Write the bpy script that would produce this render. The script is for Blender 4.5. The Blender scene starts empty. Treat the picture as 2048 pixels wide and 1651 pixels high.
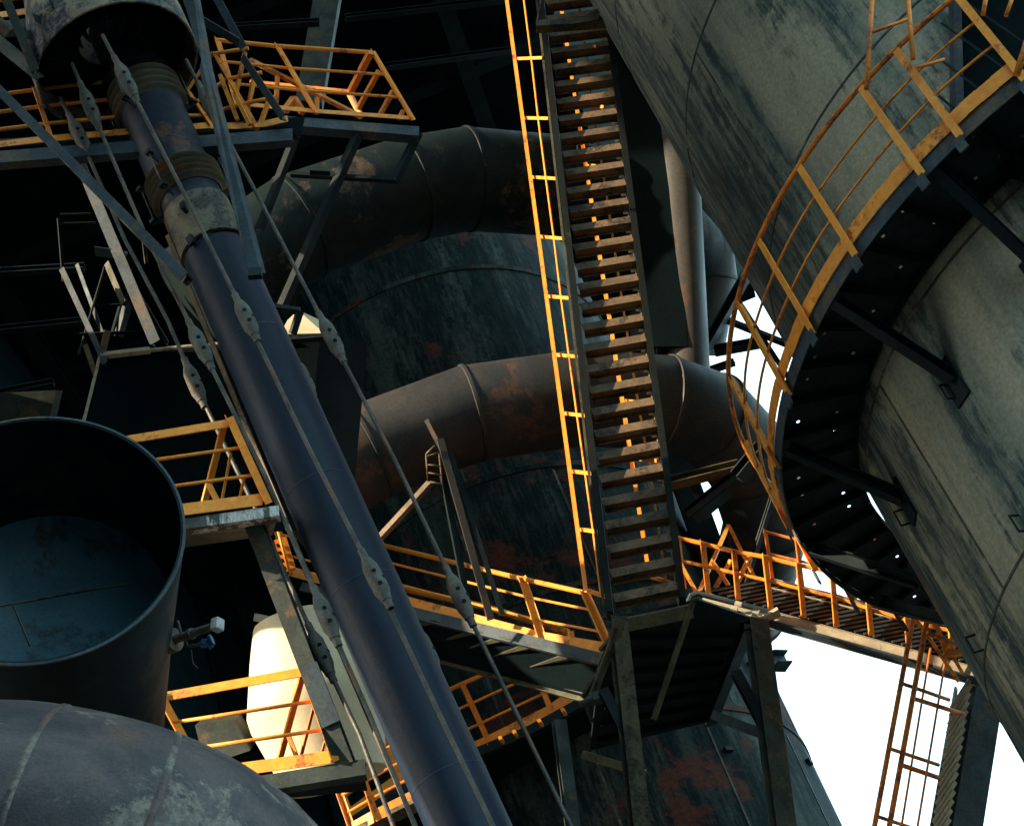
import bpy, math, random
from mathutils import Vector as V, Matrix
random.seed(7)
S = bpy.context.scene
COL = S.collection
PI = math.pi
# ------------------------------------------------------------------ camera frame
F = 3600.0
UP = V((-0.2859, 0.7012, -0.6532)).normalized()          # world Z seen in camera axes
hh = (V((0, 0, 1)) - UP * UP.z).normalized()
YC = -hh; XC = YC.cross(UP)
C2W = Matrix((XC, YC, UP))                                # camera axes -> world
CAM = V((0, 0, 1.6))
def P(px, py, d):
    return CAM + C2W @ V(((px - 1024) / F * d, -(py - 825.5) / F * d, -d))
Z = V((0, 0, 1))
# ------------------------------------------------------------------ mesh collector
class MB:
    def __init__(s): s.v = []; s.f = []; s.sm = []
    def add(s, vs, fs, smooth=False):
        n = len(s.v); s.v += [V(a) for a in vs]
        s.f += [tuple(n + i for i in f) for f in fs]; s.sm += [smooth] * len(fs)
    def extrude(s, prof, p0, p1, up=Z, cap=True, up1=None):
        d = (p1 - p0).normalized()
        def fr(u):
            a = d.cross(u)
            if a.length < 1e-4: a = d.cross(V((1, 0, 0)))
            a.normalize(); return a, a.cross(d)
        a, b = fr(up); n = len(prof)
        vs = [p0 + a * x + b * y for x, y in prof] + [p1 + a * x + b * y for x, y in prof]
        fs = [(i, (i + 1) % n, n + (i + 1) % n, n + i) for i in range(n)]
        if cap: fs += [tuple(range(n))[::-1], tuple(range(n, 2 * n))]
        s.add(vs, fs); return s
    def beam(s, p0, p1, w, h, up=Z):
        w /= 2; h /= 2; return s.extrude([(-w, -h), (w, -h), (w, h), (-w, h)], p0, p1, up)
    def ibeam(s, p0, p1, w, h, t=.018, up=Z):
        w /= 2; h /= 2; t2 = t / 2
        return s.extrude([(-w, -h), (w, -h), (w, -h + t), (t2, -h + t), (t2, h - t), (w, h - t), (w, h), (-w, h), (-w, h - t), (-t2, h - t), (-t2, -h + t), (-w, -h + t)], p0, p1, up)
    def channel(s, p0, p1, w, h, t=.016, up=Z, flip=1):
        w *= flip; h /= 2; tt = t * flip
        return s.extrude([(0, -h), (w, -h), (w, -h + t), (tt, -h + t), (tt, h - t), (w, h - t), (w, h), (0, h)], p0, p1, up)
    def angle(s, p0, p1, w, h, t=.012, up=Z):
        return s.extrude([(0, 0), (w, 0), (w, t), (t, t), (t, h), (0, h)], p0, p1, up)
    def tube(s, pts, r, n=10, cap=True, r1=None):
        pts = [p.copy() for p in pts]; m = len(pts)
        rs = r if isinstance(r, (list, tuple)) else [r + ((r1 if r1 is not None else r) - r) * i / (m - 1) for i in range(m)]
        tg = []
        for i in range(m):
            a = (pts[i] - pts[i - 1]).normalized() if i else V((0, 0, 0))
            b = (pts[i + 1] - pts[i]).normalized() if i < m - 1 else V((0, 0, 0))
            tg.append((a + b).normalized())
        u = tg[0].cross(V((.3, .9, .2))).normalized(); vs = []
        for i in range(m):
            u = (u - tg[i] * u.dot(tg[i])).normalized(); w = tg[i].cross(u)
            k = 1.0
            vs += [pts[i] + (u * math.cos(2 * PI * j / n) + w * math.sin(2 * PI * j / n)) * rs[i] * k for j in range(n)]
        fs = [(i * n + j, i * n + (j + 1) % n, (i + 1) * n + (j + 1) % n, (i + 1) * n + j) for i in range(m - 1) for j in range(n)]
        s.add(vs, fs, True)
        if cap: s.add(vs[:n], [tuple(range(n))[::-1]]); s.add(vs[-n:], [tuple(range(n))])
        return s
    def lathe(s, base, axis, prof, n=48, smooth=True, a0=0, a1=2 * PI):
        axis = axis.normalized(); u = axis.cross(V((.31, .2, .93))).normalized(); w = axis.cross(u)
        full = abs(a1 - a0 - 2 * PI) < 1e-6; k = n if full else n + 1
        vs = [base + axis * z + (u * math.cos(a0 + (a1 - a0) * j / n) + w * math.sin(a0 + (a1 - a0) * j / n)) * r for r, z in prof for j in range(k)]
        fs = [(i * k + j, i * k + (j + 1) % k, (i + 1) * k + (j + 1) % k, (i + 1) * k + j) for i in range(len(prof) - 1) for j in range(n)]
        s.add(vs, fs, smooth); return s
    def prism(s, pts, th):
        n = len(pts); vs = list(pts) + [p + th for p in pts]
        s.add(vs, [tuple(range(n)), tuple(range(n, 2 * n))[::-1]] + [(i, (i + 1) % n, n + (i + 1) % n, n + i) for i in range(n)]); return s
# ------------------------------------------------------------------ objects
MW = {}
def thing(name, label, cat, pos, group=None, kind=None):
    o = bpy.data.objects.new(name, None); COL.objects.link(o); o.empty_display_size = .3
    o.location = pos; MW[o] = Matrix.Translation(pos)
    o['label'] = label; o['category'] = cat
    if group: o['group'] = group
    return o
def axisframe(p, ax):
    z = ax.normalized(); x = z.cross(V((.12, .97, .2))).normalized(); y = z.cross(x)
    m = Matrix((x, y, z)).transposed().to_4x4(); m.translation = p; return m
def obj(name, mb, m, parent=None, frame=None, label=None, bev=0, auto=True):
    if frame is None:
        c = sum(mb.v, V((0, 0, 0))) / len(mb.v); frame = Matrix.Translation(c)
    inv = frame.inverted()
    me = bpy.data.meshes.new(name); me.from_pydata([inv @ v for v in mb.v], [], mb.f)
    for p, sm in zip(me.polygons, mb.sm): p.use_smooth = sm
    me.materials.append(m); me.update()
    import bmesh
    b = bmesh.new(); b.from_mesh(me); bmesh.ops.remove_doubles(b, verts=b.verts, dist=1e-5) if any(mb.sm) else None
    bmesh.ops.recalc_face_normals(b, faces=b.faces)
    for e in b.edges:
        if len(e.link_faces) == 2 and e.calc_face_angle(0) > .6: e.smooth = False
    b.to_mesh(me); b.free()
    o = bpy.data.objects.new(name, me); COL.objects.link(o); MW[o] = frame
    if parent is not None: o.parent = parent; o.matrix_basis = MW[parent].inverted() @ frame
    else: o.matrix_basis = frame
    if label: o['label'] = label
    if bev:
        md = o.modifiers.new('bevel', 'BEVEL'); md.width = bev; md.segments = 1; md.limit_method = 'ANGLE'
    return o
def solo(name, mb, m, label, cat, group=None, frame=None, bev=0):
    o = obj(name, mb, m, None, frame, label, bev); o['category'] = cat
    if group: o['group'] = group
    return o
# ------------------------------------------------------------------ materials
def weathered(name, base, second, patch=None, scale=1.0, streak=(1, 1, 1), pt=.58, rough=.6, metal=0.0, spec=.3, bump=.15, rust=None, rt=.68, fine=30, var=.35, seam=None):
    m = bpy.data.materials.new(name); m.use_nodes = True; n = m.node_tree.nodes; L = m.node_tree.links
    bs = n['Principled BSDF']; tc = n.new('ShaderNodeTexCoord')
    oi = n.new('ShaderNodeObjectInfo')
    def mapping(sc):
        mp = n.new('ShaderNodeMapping'); L.new(tc.outputs['Object'], mp.inputs[0])
        mp.inputs['Scale'].default_value = sc
        ad = n.new('ShaderNodeVectorMath'); ad.operation = 'MULTIPLY_ADD'
        L.new(oi.outputs['Random'], ad.inputs[0]); ad.inputs[1].default_value = (17, 9, 13); L.new(mp.outputs[0], ad.inputs[2])
        return ad.outputs[0]
    def noise(vec, sc, det=6, ro=.6, dist=0):
        t = n.new('ShaderNodeTexNoise'); L.new(vec, t.inputs['Vector']); t.inputs['Scale'].default_value = sc
        t.inputs['Detail'].default_value = det; t.inputs['Roughness'].default_value = ro; t.inputs['Distortion'].default_value = dist
        return t.outputs['Fac']
    def ramp(fac, a, b):
        r = n.new('ShaderNodeMapRange'); L.new(fac, r.inputs[0]); r.inputs[1].default_value = a; r.inputs[2].default_value = b; r.interpolation_type = 'SMOOTHSTEP'
        return r.outputs[0]
    def mix(f, a, b):
        x = n.new('ShaderNodeMix'); x.data_type = 'RGBA'
        if isinstance(f, float): x.inputs[0].default_value = f
        else: L.new(f, x.inputs[0])
        for i, c in ((6, a), (7, b)):
            if isinstance(c, (tuple, list)): x.inputs[i].default_value = (*c, 1)
            else: L.new(c, x.inputs[i])
        return x.outputs[2]
    v1 = mapping((1, 1, 1)); vs = mapping(streak)
    n1 = noise(vs, scale, 8, .65, .4)
    col = mix(ramp(n1, .35, .65), base, second)
    if patch:
        n2 = noise(vs, scale * .55, 10, .72, .2)
        n2b = noise(v1, scale * 6, 6, .7)
        sm = n.new('ShaderNodeMath'); sm.operation = 'MULTIPLY_ADD'; L.new(n2b, sm.inputs[0]); sm.inputs[1].default_value = .18; L.new(n2, sm.inputs[2])
        sp = ramp(sm.outputs[0], pt + .055, pt + .115)
        n2c = noise(vs, scale * 7, 8, .75); fl = ramp(n2c, .40, .56)
        m2 = n.new('ShaderNodeMath'); m2.operation = 'MULTIPLY'; L.new(sp, m2.inputs[0])
        m3 = n.new('ShaderNodeMath'); m3.operation = 'MULTIPLY_ADD'; L.new(fl, m3.inputs[0]); m3.inputs[1].default_value = .6; m3.inputs[2].default_value = .4
        L.new(m3.outputs[0], m2.inputs[1])
        col = mix(m2.outputs[0], col, patch)
    if rust:
        n3 = noise(v1, scale * .45, 9, .75, .3)
        col = mix(ramp(n3, rt - .05, rt + .02), col, rust)
    nf = noise(v1, fine, 4, .7)
    hs = n.new('ShaderNodeHueSaturation'); L.new(col, hs.inputs['Color'])
    mr = n.new('ShaderNodeMapRange'); L.new(nf, mr.inputs[0]); mr.inputs[1].default_value = .3; mr.inputs[2].default_value = .7; mr.inputs[3].default_value = 1 - var; mr.inputs[4].default_value = 1 + var
    L.new(mr.outputs[0], hs.inputs['Value']); L.new(hs.outputs[0], bs.inputs['Base Color'])
    rr = n.new('ShaderNodeMapRange'); L.new(n1, rr.inputs[0]); rr.inputs[1].default_value = .3; rr.inputs[2].default_value = .7; rr.inputs[3].default_value = rough - .12; rr.inputs[4].default_value = min(1, rough + .15)
    L.new(rr.outputs[0], bs.inputs['Roughness']); bs.inputs['Metallic'].default_value = metal
    bs.inputs['Specular IOR Level'].default_value = spec
    bp = n.new('ShaderNodeBump'); bp.inputs['Strength'].default_value = bump; bp.inputs['Distance'].default_value = .02
    av = n.new('ShaderNodeMath'); av.operation = 'ADD'; L.new(nf, av.inputs[0]); L.new(n1, av.inputs[1])
    L.new(av.outputs[0], bp.inputs['Height']); L.new(bp.outputs[0], bs.inputs['Normal'])
    return m
ORANGE = weathered('orange_paint', (.96, .37, .05), (.88, .30, .04), (.30, .09, .03), scale=4, pt=.59, rough=.45, bump=.1, var=.14, fine=14)
ORANGE2 = weathered('faded_orange_paint', (.90, .29, .045), (.76, .22, .035), (.25, .08, .035), scale=4, pt=.55, rough=.5, bump=.1, var=.15, fine=14)
BLUE = weathered('navy_pipe_paint', (.0075, .021, .047), (.005, .013, .030), (.030, .026, .030), scale=1.8, streak=(1, 1, .10), pt=.54, rough=.52, bump=.12, var=.3, spec=.25, fine=45)
BLUELT = weathered('worn_blue_pipe_paint', (.026, .034, .060), (.016, .022, .040), (.14, .08, .05), scale=2.2, pt=.58, rough=.5, bump=.08, var=.2, spec=.25)
HOODM = weathered('flaking_hood_paint', (.36, .29, .20), (.22, .18, .14), (.028, .038, .065), scale=3.0, pt=.50, rough=.6, bump=.12, var=.25)
BELLOW = weathered('bellows_steel', (.13, .12, .085), (.09, .085, .065), (.22, .10, .045), scale=3, pt=.60, rough=.45, metal=.2, bump=.05, var=.15)
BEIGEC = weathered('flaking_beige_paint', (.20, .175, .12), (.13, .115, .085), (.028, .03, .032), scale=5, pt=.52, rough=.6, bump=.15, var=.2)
RODM = weathered('dusty_rod_steel', (.115, .11, .095), (.06, .062, .06), (.17, .09, .05), scale=5, pt=.58, rough=.55, metal=.2, bump=.2, var=.35, fine=60)
CAST = weathered('cast_turnbuckle_steel', (.13, .125, .11), (.08, .08, .07), (.14, .08, .045), scale=8, pt=.6, rough=.6, bump=.25, var=.3, fine=50)
DARK = weathered('dark_steel', (.007, .017, .021), (.004, .010, .013), (.028, .022, .016), scale=2, pt=.60, rough=.6, bump=.12, var=.3, spec=.2)
DECKM = weathered('grimy_deck_steel', (.016, .030, .036), (.008, .017, .021), (.03, .025, .018), scale=2.5, pt=.6, rough=.6, bump=.15, var=.3, spec=.2)
DARKER = weathered('near_black_steel', (.0035, .010, .0125), (.002, .006, .008), scale=1, rough=.85, bump=.05, spec=.06)  # teal shadow tint put into this near-black base colour
BLACK = weathered('black_hole', (.003, .003, .003), (.003, .003, .003), rough=.9, bump=0)
BEAM = weathered('blue_grey_beam_paint', (.052, .078, .098), (.032, .048, .062), (.11, .08, .05), scale=3, pt=.58, rough=.55, bump=.12, var=.3, spec=.25)
BEAMG = weathered('green_grey_beam_paint', (.052, .068, .062), (.030, .040, .038), (.12, .08, .045), scale=3, pt=.58, rough=.6, bump=.12, var=.25, spec=.25)
OLIVE = weathered('olive_beam_paint', (.095, .09, .055), (.055, .055, .036), (.02, .022, .02), scale=4, pt=.55, rough=.6, bump=.15, var=.25, spec=.2)
TANK = weathered('flaking_tank_paint', (.39, .365, .265), (.185, .215, .18), (.040, .068, .073), scale=.75, streak=(1.7, 1.7, .19), pt=.512, rough=.65, bump=.16, rust=(.15, .055, .048), rt=.625, fine=26, var=.25, spec=.2)
VESSEL = weathered('vessel_paint', (.060, .082, .070), (.018, .036, .036), (.005, .014, .017), scale=1.2, streak=(2.0, 2.0, .26), pt=.47, rough=.75, bump=.15, rust=(.095, .036, .028), rt=.58, fine=18, var=.35, spec=.12)
DUCT = weathered('rusty_duct_steel', (.048, .044, .042), (.024, .027, .029), (.085, .046, .032), scale=1.1, streak=(1.2, 1.2, .6), pt=.58, rough=.55, bump=.12, var=.25, spec=.2)
PIPEG = weathered('dusty_grey_pipe_steel', (.072, .068, .065), (.042, .042, .042), (.15, .080, .05), scale=1.1, streak=(1, 1, .4), pt=.62, rough=.5, bump=.1, var=.2, spec=.25)
DUCTD = weathered('dull_dark_duct_steel', (.012, .022, .022), (.006, .012, .014), (.085, .062, .045), scale=1.5, streak=(1, 1, .6), pt=.60, rough=.6, bump=.12, var=.3, spec=.12)
FORE = weathered('foreground_pipe_paint', (.088, .066, .066), (.034, .032, .038), (.19, .155, .13), scale=1.7, streak=(.35, 2.2, 1.6), pt=.535, rough=.5, bump=.25, rust=(.115, .06, .042), rt=.565, fine=60, var=.3, spec=.3)
CUPO = weathered('cone_outside_and_shade_steel', (.007, .018, .021), (.004, .011, .014), (.03, .03, .024), scale=1.5, pt=.62, rough=.65, bump=.08, var=.25, spec=.12)
CUPI = weathered('cone_inside_lit_paint', (.045, .125, .17), (.030, .09, .13), (.02, .04, .05), scale=1.4, pt=.60, rough=.6, bump=.1, fine=50, var=.2)
TREAD = weathered('brown_tread_steel', (.19, .125, .07), (.11, .075, .045), (.03, .027, .022), scale=4, pt=.55, rough=.6, bump=.2, var=.3)
STRING = weathered('stringer_paint', (.008, .011, .010), (.005, .007, .006), (.05, .042, .022), scale=4, pt=.66, rough=.6, bump=.1, spec=.15)
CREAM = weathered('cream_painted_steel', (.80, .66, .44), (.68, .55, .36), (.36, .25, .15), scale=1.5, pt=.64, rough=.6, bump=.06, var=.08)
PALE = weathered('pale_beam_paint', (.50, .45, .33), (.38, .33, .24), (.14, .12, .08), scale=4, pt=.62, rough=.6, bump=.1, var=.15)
GRATE = weathered('grey_grating_steel', (.055, .058, .065), (.04, .042, .05), scale=4, rough=.6, bump=.1)
DRIP = weathered('paint_dripped_beam', (.075, .085, .08), (.05, .058, .055), (.62, .62, .60), scale=7, streak=(1, 1, .25), pt=.50, rough=.6, bump=.12, var=.15)
VBLUE = weathered('blue_valve_paint', (.03, .14, .28), (.02, .10, .2), scale=6, rough=.4)
GREYP = weathered('light_grey_cap_paint', (.5, .5, .48), (.4, .4, .38), scale=6, rough=.4)
GROUNDM = weathered('packed_gravel_ground', (.075, .070, .062), (.05, .048, .044), scale=.4, rough=.9, fine=8)
WALLM = weathered('near_black_sheeting', (.004, .012, .015), (.002, .007, .009), scale=.3, rough=.85, bump=.1, fine=6, spec=.05)  # shadow black and teal put into the sheet colour
# ------------------------------------------------------------------ helpers for walkways
def R(px, d): return px * d / F
def lerp(a, b, t): return a + (b - a) * t
def rails(t, posts, fr, rp=.022, rr=.020, m=ORANGE, flat=True, toe=None, toe_h=.14, skip=(), pw=.06, topr=None, facing=None):
    """posts: list of (base, top) points; fr: heights of the rails as fractions"""
    for i, (b, tp) in enumerate(posts):
        if i in skip: continue
        d = (tp - b)
        mb = MB()
        if flat:
            nb = posts[min(i + 1, len(posts) - 1)][0] - posts[max(i - 1, 0)][0]
            mb.angle(b, tp, pw, pw, .008, up=nb.cross(d) if nb.length > 1e-3 else Z)
        else: mb.tube([b, tp], rp, 8)
        obj('post', mb, m, t)
    for f in fr:
        pts = [lerp(b, tp, f) for b, tp in posts]
        mb = MB(); mb.tube(pts, (topr if (topr and f >= .99) else rr), 8)
        obj('top_rail' if f >= .99 else 'mid_rail', mb, m, t)
    if toe:
        for a, b in zip(posts[:-1], posts[1:]):
            pass
        mb = MB()
        for a, b in zip(posts[:-1], posts[1:]):
            n = (b[0] - a[0]).cross(Z).normalized() * .012
            mb.beam(lerp(a[0], a[1], toe_h / 2 / 1.1) + n, lerp(b[0], b[1], toe_h / 2 / 1.1) + n, .008, toe_h)
        obj('toe_board', mb, m, t)
def member(t, name, a, b, w, h, m, kind='beam', up=Z, **k):
    mb = MB(); getattr(mb, kind)(a, b, w, h, up=up, **k); return obj(name, mb, m, t)
def L2(l): return [P(*a) for a in l]

# ================================================================== SETTING
mb = MB(); mb.add([(-400, -400, 0), (400, -400, 0), (400, 400, 0), (-400, 400, 0)], [(0, 1, 2, 3)])
g = obj('ground', mb, GROUNDM); g['kind'] = 'structure'

# dark casting hall behind and on the left: back wall, roof underside
hall = thing('casting_hall', 'dark steel hall with roof beams filling the background behind the stair', 'building', V((-12, 34, 0)))
def onY(px, py, y):
    d = (P(px, py, 1) - CAM); return CAM + d * ((y - CAM.y) / d.y)
def onZ(px, py, z):
    d = (P(px, py, 1) - CAM); return CAM + d * ((z - CAM.z) / d.z)
xr = onY(1320, 900, 36).x
mb = MB(); mb.beam(V((-45, 36.4, 26)), V((xr, 36.4, 26)), .6, 52)
mb.beam(V((xr, 36.4, 42.9)), V((xr + 4.2, 36.4, 42.9)), .6, 18.2)
for i in range(46): 
    x = -44 + i * 1.05
    if x < xr: mb.beam(V((x, 36.04, 0)), V((x, 36.04, 31)), .10, .12, up=V((1, 0, 0)))
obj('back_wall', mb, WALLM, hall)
mb = MB(); mb.beam(V((-26, 4, 32.2)), V((-26, 37, 32.2)), 60, .35)
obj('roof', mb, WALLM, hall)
for y in (17, 20.5, 24, 27.5, 31, 34.5):
    mb = MB(); mb.ibeam(V((-50, y, 31.7)), V((3.8, y, 31.7)), .3, .6, .04); obj('roof_beam', mb, DARK, hall)
for x in (-20, -14.5, -9, -3.5, 1.8):
    mb = MB(); mb.ibeam(V((x, 15, 31.1)), V((x, 36, 31.1)), .35, .5, .04); obj('purlin', mb, DARK, hall)
mb = MB()
mb.beam(V((-9, -14, 14)), V((-9, 7.72, 14)), .5, 28)  # added wall out of view, blocks sun from the blue pipe and tank
for k in range(12): mb.beam(V((-8.7, -13 + k * 1.9, 0)), V((-8.7, -13 + k * 1.9, 27.5)), .1, .2, up=V((0, 1, 0)))
solo('sun_block_wall', mb, WALLM, 'dark sheet clad wall added out of view at left to block the sun', 'building')

mb = MB()
mb.beam(V((-34, -14, 22)), V((7, -14, 22)), .6, 44)  # added behind the camera to cut sky light on the left
for k in range(14): mb.beam(V((-33.5 + k * 3, -13.6, 0)), V((-33.5 + k * 3, -13.6, 43.5)), .2, .3, up=V((1, 0, 0)))
solo('rear_shade_wall', mb, WALLM, 'tall dark sheet clad wall added behind the viewer to cut sky light', 'building')

mb = MB(); mb.beam(V((-9.6, 12.7, 19)), V((-9.6, 36, 19)), .4, 26)  # added to stop sun reaching the furnace vessel
solo('side_shade_wall', mb, WALLM, 'dark sheeting added at the far left to keep sun off the vessel', 'shade_panel')
mb = MB(); mb.beam(V((9, 0, 24)), V((9, 9, 24)), 15, .4)  # unseen slab added to darken the upper part of the tank
solo('blocker', mb, WALLM, 'dark canopy added overhead out of view to shade the top of the beige tank', 'blocker')
mb = MB(); mb.beam(V((-6.9, 10.3, 15.9)), V((-6.9, 13.2, 15.9)), .8, 2.6)  # unseen box added to shade the lattice and duct box
for yy in (10.4, 11.75, 13.1): mb.beam(V((-6.9, yy - .04, 15.9)), V((-6.9, yy + .04, 15.9)), .92, 2.72)
solo('shade_box', mb, DARK, 'dark box added out of view at left to shade the lattice and duct box', 'duct')
# ================================================================== RIGHT TANK + CURVED WALKWAY
CT = CAM + C2W @ V((6.93, .928, -17.9)); RT = 3.74; RR = 4.59
tank = thing('storage_tank', 'huge weathered beige tank with flaking red and black patches filling the right side', 'tank', V((CT.x, CT.y, 0)))
fr = Matrix.Translation(V((CT.x, CT.y, CT.z)))
mb = MB(); mb.lathe(V((CT.x, CT.y, 0)), Z, [(RT, z) for z in (1.5, 6, CT.z - .5, CT.z + 4, CT.z + 9, 34)] + [(RT - 1, 35), (0, 35.5)], 128)
mb.lathe(V((CT.x, CT.y, 0)), Z, [(0, 1.5), (RT, 1.5)], 128)
obj('shell', mb, TANK, tank, frame=fr)
for i in range(10):
    a = 2 * PI * i / 10; q = V((CT.x + math.cos(a) * (RT - .3), CT.y + math.sin(a) * (RT - .3), 0))
    mb = MB(); mb.beam(q, q + Z * 1.6, .35, .35, up=V((0, 1, 0))); obj('leg', mb, BEAM, tank)
SEAM = weathered('dark_weld_seam', (.075, .08, .075), (.05, .052, .05), (.22, .21, .17), scale=4, pt=.58, rough=.7)
for z in (-7.5, -5.1, -2.7, -.2, 2.3, 4.8, 7.3):
    mb = MB(); mb.lathe(V((CT.x, CT.y, CT.z + z)), Z, [(RT + .001, -.016), (RT + .008, -.012), (RT + .008, .012), (RT + .001, .016)], 128); obj('weld_seam', mb, SEAM, tank)
def tank_hit(px, py, C=CT, r=RT):
    d = P(px, py, 1) - CAM; o = CAM - C; a = d.x ** 2 + d.y ** 2; b = 2 * (o.x * d.x + o.y * d.y); c = o.x ** 2 + o.y ** 2 - r * r
    D = b * b - 4 * a * c
    if D < 0: return None
    return CAM + d * ((-b - math.sqrt(D)) / (2 * a))
for k, (z0, z1, off) in enumerate(((-7.5, -5.1, .1), (-5.1, -2.7, .35), (-2.7, -.2, .02), (-.2, 2.3, .27), (2.3, 4.8, .13), (4.8, 7.3, .4))):
    for j in range(9):
        a = 2 * PI * (j + off) / 9; q = V((CT.x + math.cos(a) * (RT + .002), CT.y + math.sin(a) * (RT + .002), CT.z))
        mb = MB(); mb.beam(q + Z * (z0 + .02), q + Z * (z1 - .02), .022, .012, up=V((math.cos(a), math.sin(a), 0))); obj('weld_seam', mb, SEAM, tank)
for px, py in ((1805, 1018), (1950, 1268), (2036, 1030), (1895, 770)):
    q = tank_hit(px, py)
    if q:
        nn = V((q.x - CT.x, q.y - CT.y, 0)).normalized()
        mb = MB(); mb.tube([q - nn * .02, q + nn * .09, q + nn * .09 - Z * .17, q - nn * .02 - Z * .17], .012, 6); obj('lifting_lug', mb, DARK, tank)
# ring walkway
ring = thing('curved_walkway', 'dark round walkway with drain holes and orange guard rail wrapping the beige tank', 'walkway', CT.copy())
Rin = RT + .05
def rp(a, r, z=0): return V((CT.x + math.cos(a) * r, CT.y + math.sin(a) * r, CT.z + z))
def ang_of(px, py):
    d = P(px, py, 1) - CAM; t = (CT.z - CAM.z) / d.z; q = CAM + d * t; return math.atan2(q.y - CT.y, q.x - CT.x)
mb = MB(); NS = 96
for i in range(NS):
    a0 = 2 * PI * i / NS; a1 = 2 * PI * (i + 1) / NS
    for j in range(2):
        r0 = lerp(Rin, RR, j / 2); r1 = lerp(Rin, RR, (j + 1) / 2)
        if (i + j) % 2 == 0 or i % 3 == 0:
            ac = lerp(a0, a1, .5); rc = lerp(r0, r1, .5); h = .019; cor = [rp(a0, r0), rp(a1, r0), rp(a1, r1), rp(a0, r1)]
            hol = [rp(ac + math.cos(t) * h / rc, rc + math.sin(t) * h) for t in [PI * (1.25 + .25 * k) for k in range(8)]]
            vs = cor + hol
            mb.add(vs, [(0, 1, 6, 5, 4), (1, 2, 8, 7, 6), (2, 3, 10, 9, 8), (3, 0, 4, 11, 10)])
        else: mb.add([rp(a0, r0), rp(a1, r0), rp(a1, r1), rp(a0, r1)], [(0, 1, 2, 3)])
obj('deck_plate', mb, DECKM, ring)
mb = MB(); mb.lathe(V((CT.x, CT.y, CT.z)), Z, [(RR, .03), (RR + .012, .03), (RR + .012, -.13), (RR, -.13), (RR, .03)], 128, smooth=False); obj('edge_beam', mb, BEAM, ring)
mb = MB(); mb.lathe(V((CT.x, CT.y, CT.z)), Z, [(Rin, .03), (Rin - .012, .03), (Rin - .012, -.09), (Rin, -.09), (Rin, .03)], 128, smooth=False); obj('inner_edge_beam', mb, DARK, ring)
A = [ang_of(*p) % (2 * PI) for p in ((2035, 155), (1915, 270), (1835, 340), (1700, 498), (1620, 645), (1570, 768), (1553, 915), (1575, 1038))]
for _i in range(1, 8):
    while A[_i] - A[_i - 1] > PI: A[_i] -= 2 * PI
    while A[_i] - A[_i - 1] < -PI: A[_i] += 2 * PI
aa = A[0]; step = (A[-1] - A[0])
NR = 60
for i in range(NR):
    a = 2 * PI * i / NR
    mb = MB(); mb.angle(rp(a, Rin + .01, -.07), rp(a, RR - .01, -.07), .05, .066, .008, up=Z); obj('rib', mb, DARKER, ring)
for px, py in ((1700, 598), (1572, 885), (1612, 1090), (1888, 352), (1740, 1200)):
    a = ang_of(px, py)
    mb = MB(); mb.channel(rp(a, RR - .06, -.10), rp(a, RT + .02, -1.05), .09, .14, .012); obj('bracket', mb, DARK, ring)
    mb = MB(); mb.beam(rp(a, RT + .01, -1.28), rp(a, RT + .01, -.82), .20, .03, up=V((math.cos(a), math.sin(a), 0))); obj('bracket_plate', mb, DARK, ring)
# guard rail: closed round the tank
da = (A[3] - A[6]) / 3.0
posts = []; angs = list(A[1:])
extra = angs[-1]
for k in range(1, 22):
    n_ = extra - abs(da) * k if A[-1] < A[0] else extra + abs(da) * k
    if abs(n_ - A[0]) > 2 * PI - .15: break
    angs.append(n_)
allA = [A[0]] + angs
sgn = 1 if A[-1] > A[0] else -1
pp = [(rp(a, RR + .075, -.04), rp(a, RR + .075, 1.12)) for a in allA]
for i, (b, tp) in enumerate(pp):
    a = allA[i]
    mb = MB(); mb.angle(b - Z * .1, tp, .07, .07, .008, up=V((-math.sin(a), math.cos(a), 0))); obj('post', mb, ORANGE, ring)
    mb = MB(); mb.beam(b - Z * .24, b - Z * .09, .09, .02, up=V((math.cos(a), math.sin(a), 0.01))); obj('post_foot', mb, BEAM, ring)
def arc(r, z, wob=0, a0=None, a1=None, n=150):
    a0 = allA[0] if a0 is None else a0; a1 = allA[-1] if a1 is None else a1
    out = []
    for i in range(n + 1):
        a = a0 + (a1 - a0) * i / n
        w = wob * math.sin(i * .55) * .5 + wob * math.sin(i * .23 + 1)
        out.append(rp(a, r, z + w))
    return out
mb = MB(); mb.tube(arc(RR + .06, 1.13), .026, 8); obj('top_rail', mb, ORANGE2, ring)
for z in (.76, .42):
    mb = MB(); mb.tube(arc(RR + .03, z, .012), .014, 6); obj('mid_rail', mb, ORANGE, ring)
mb = MB(); q = arc(RR + .03, .02); q2 = arc(RR + .03, .17)
for i in range(len(q) - 1): mb.add([q[i], q[i + 1], q2[i + 1], q2[i]], [(0, 1, 2, 3)])
o = obj('toe_board', mb, ORANGE, ring); md = o.modifiers.new('s', 'SOLIDIFY'); md.thickness = .006
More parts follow.
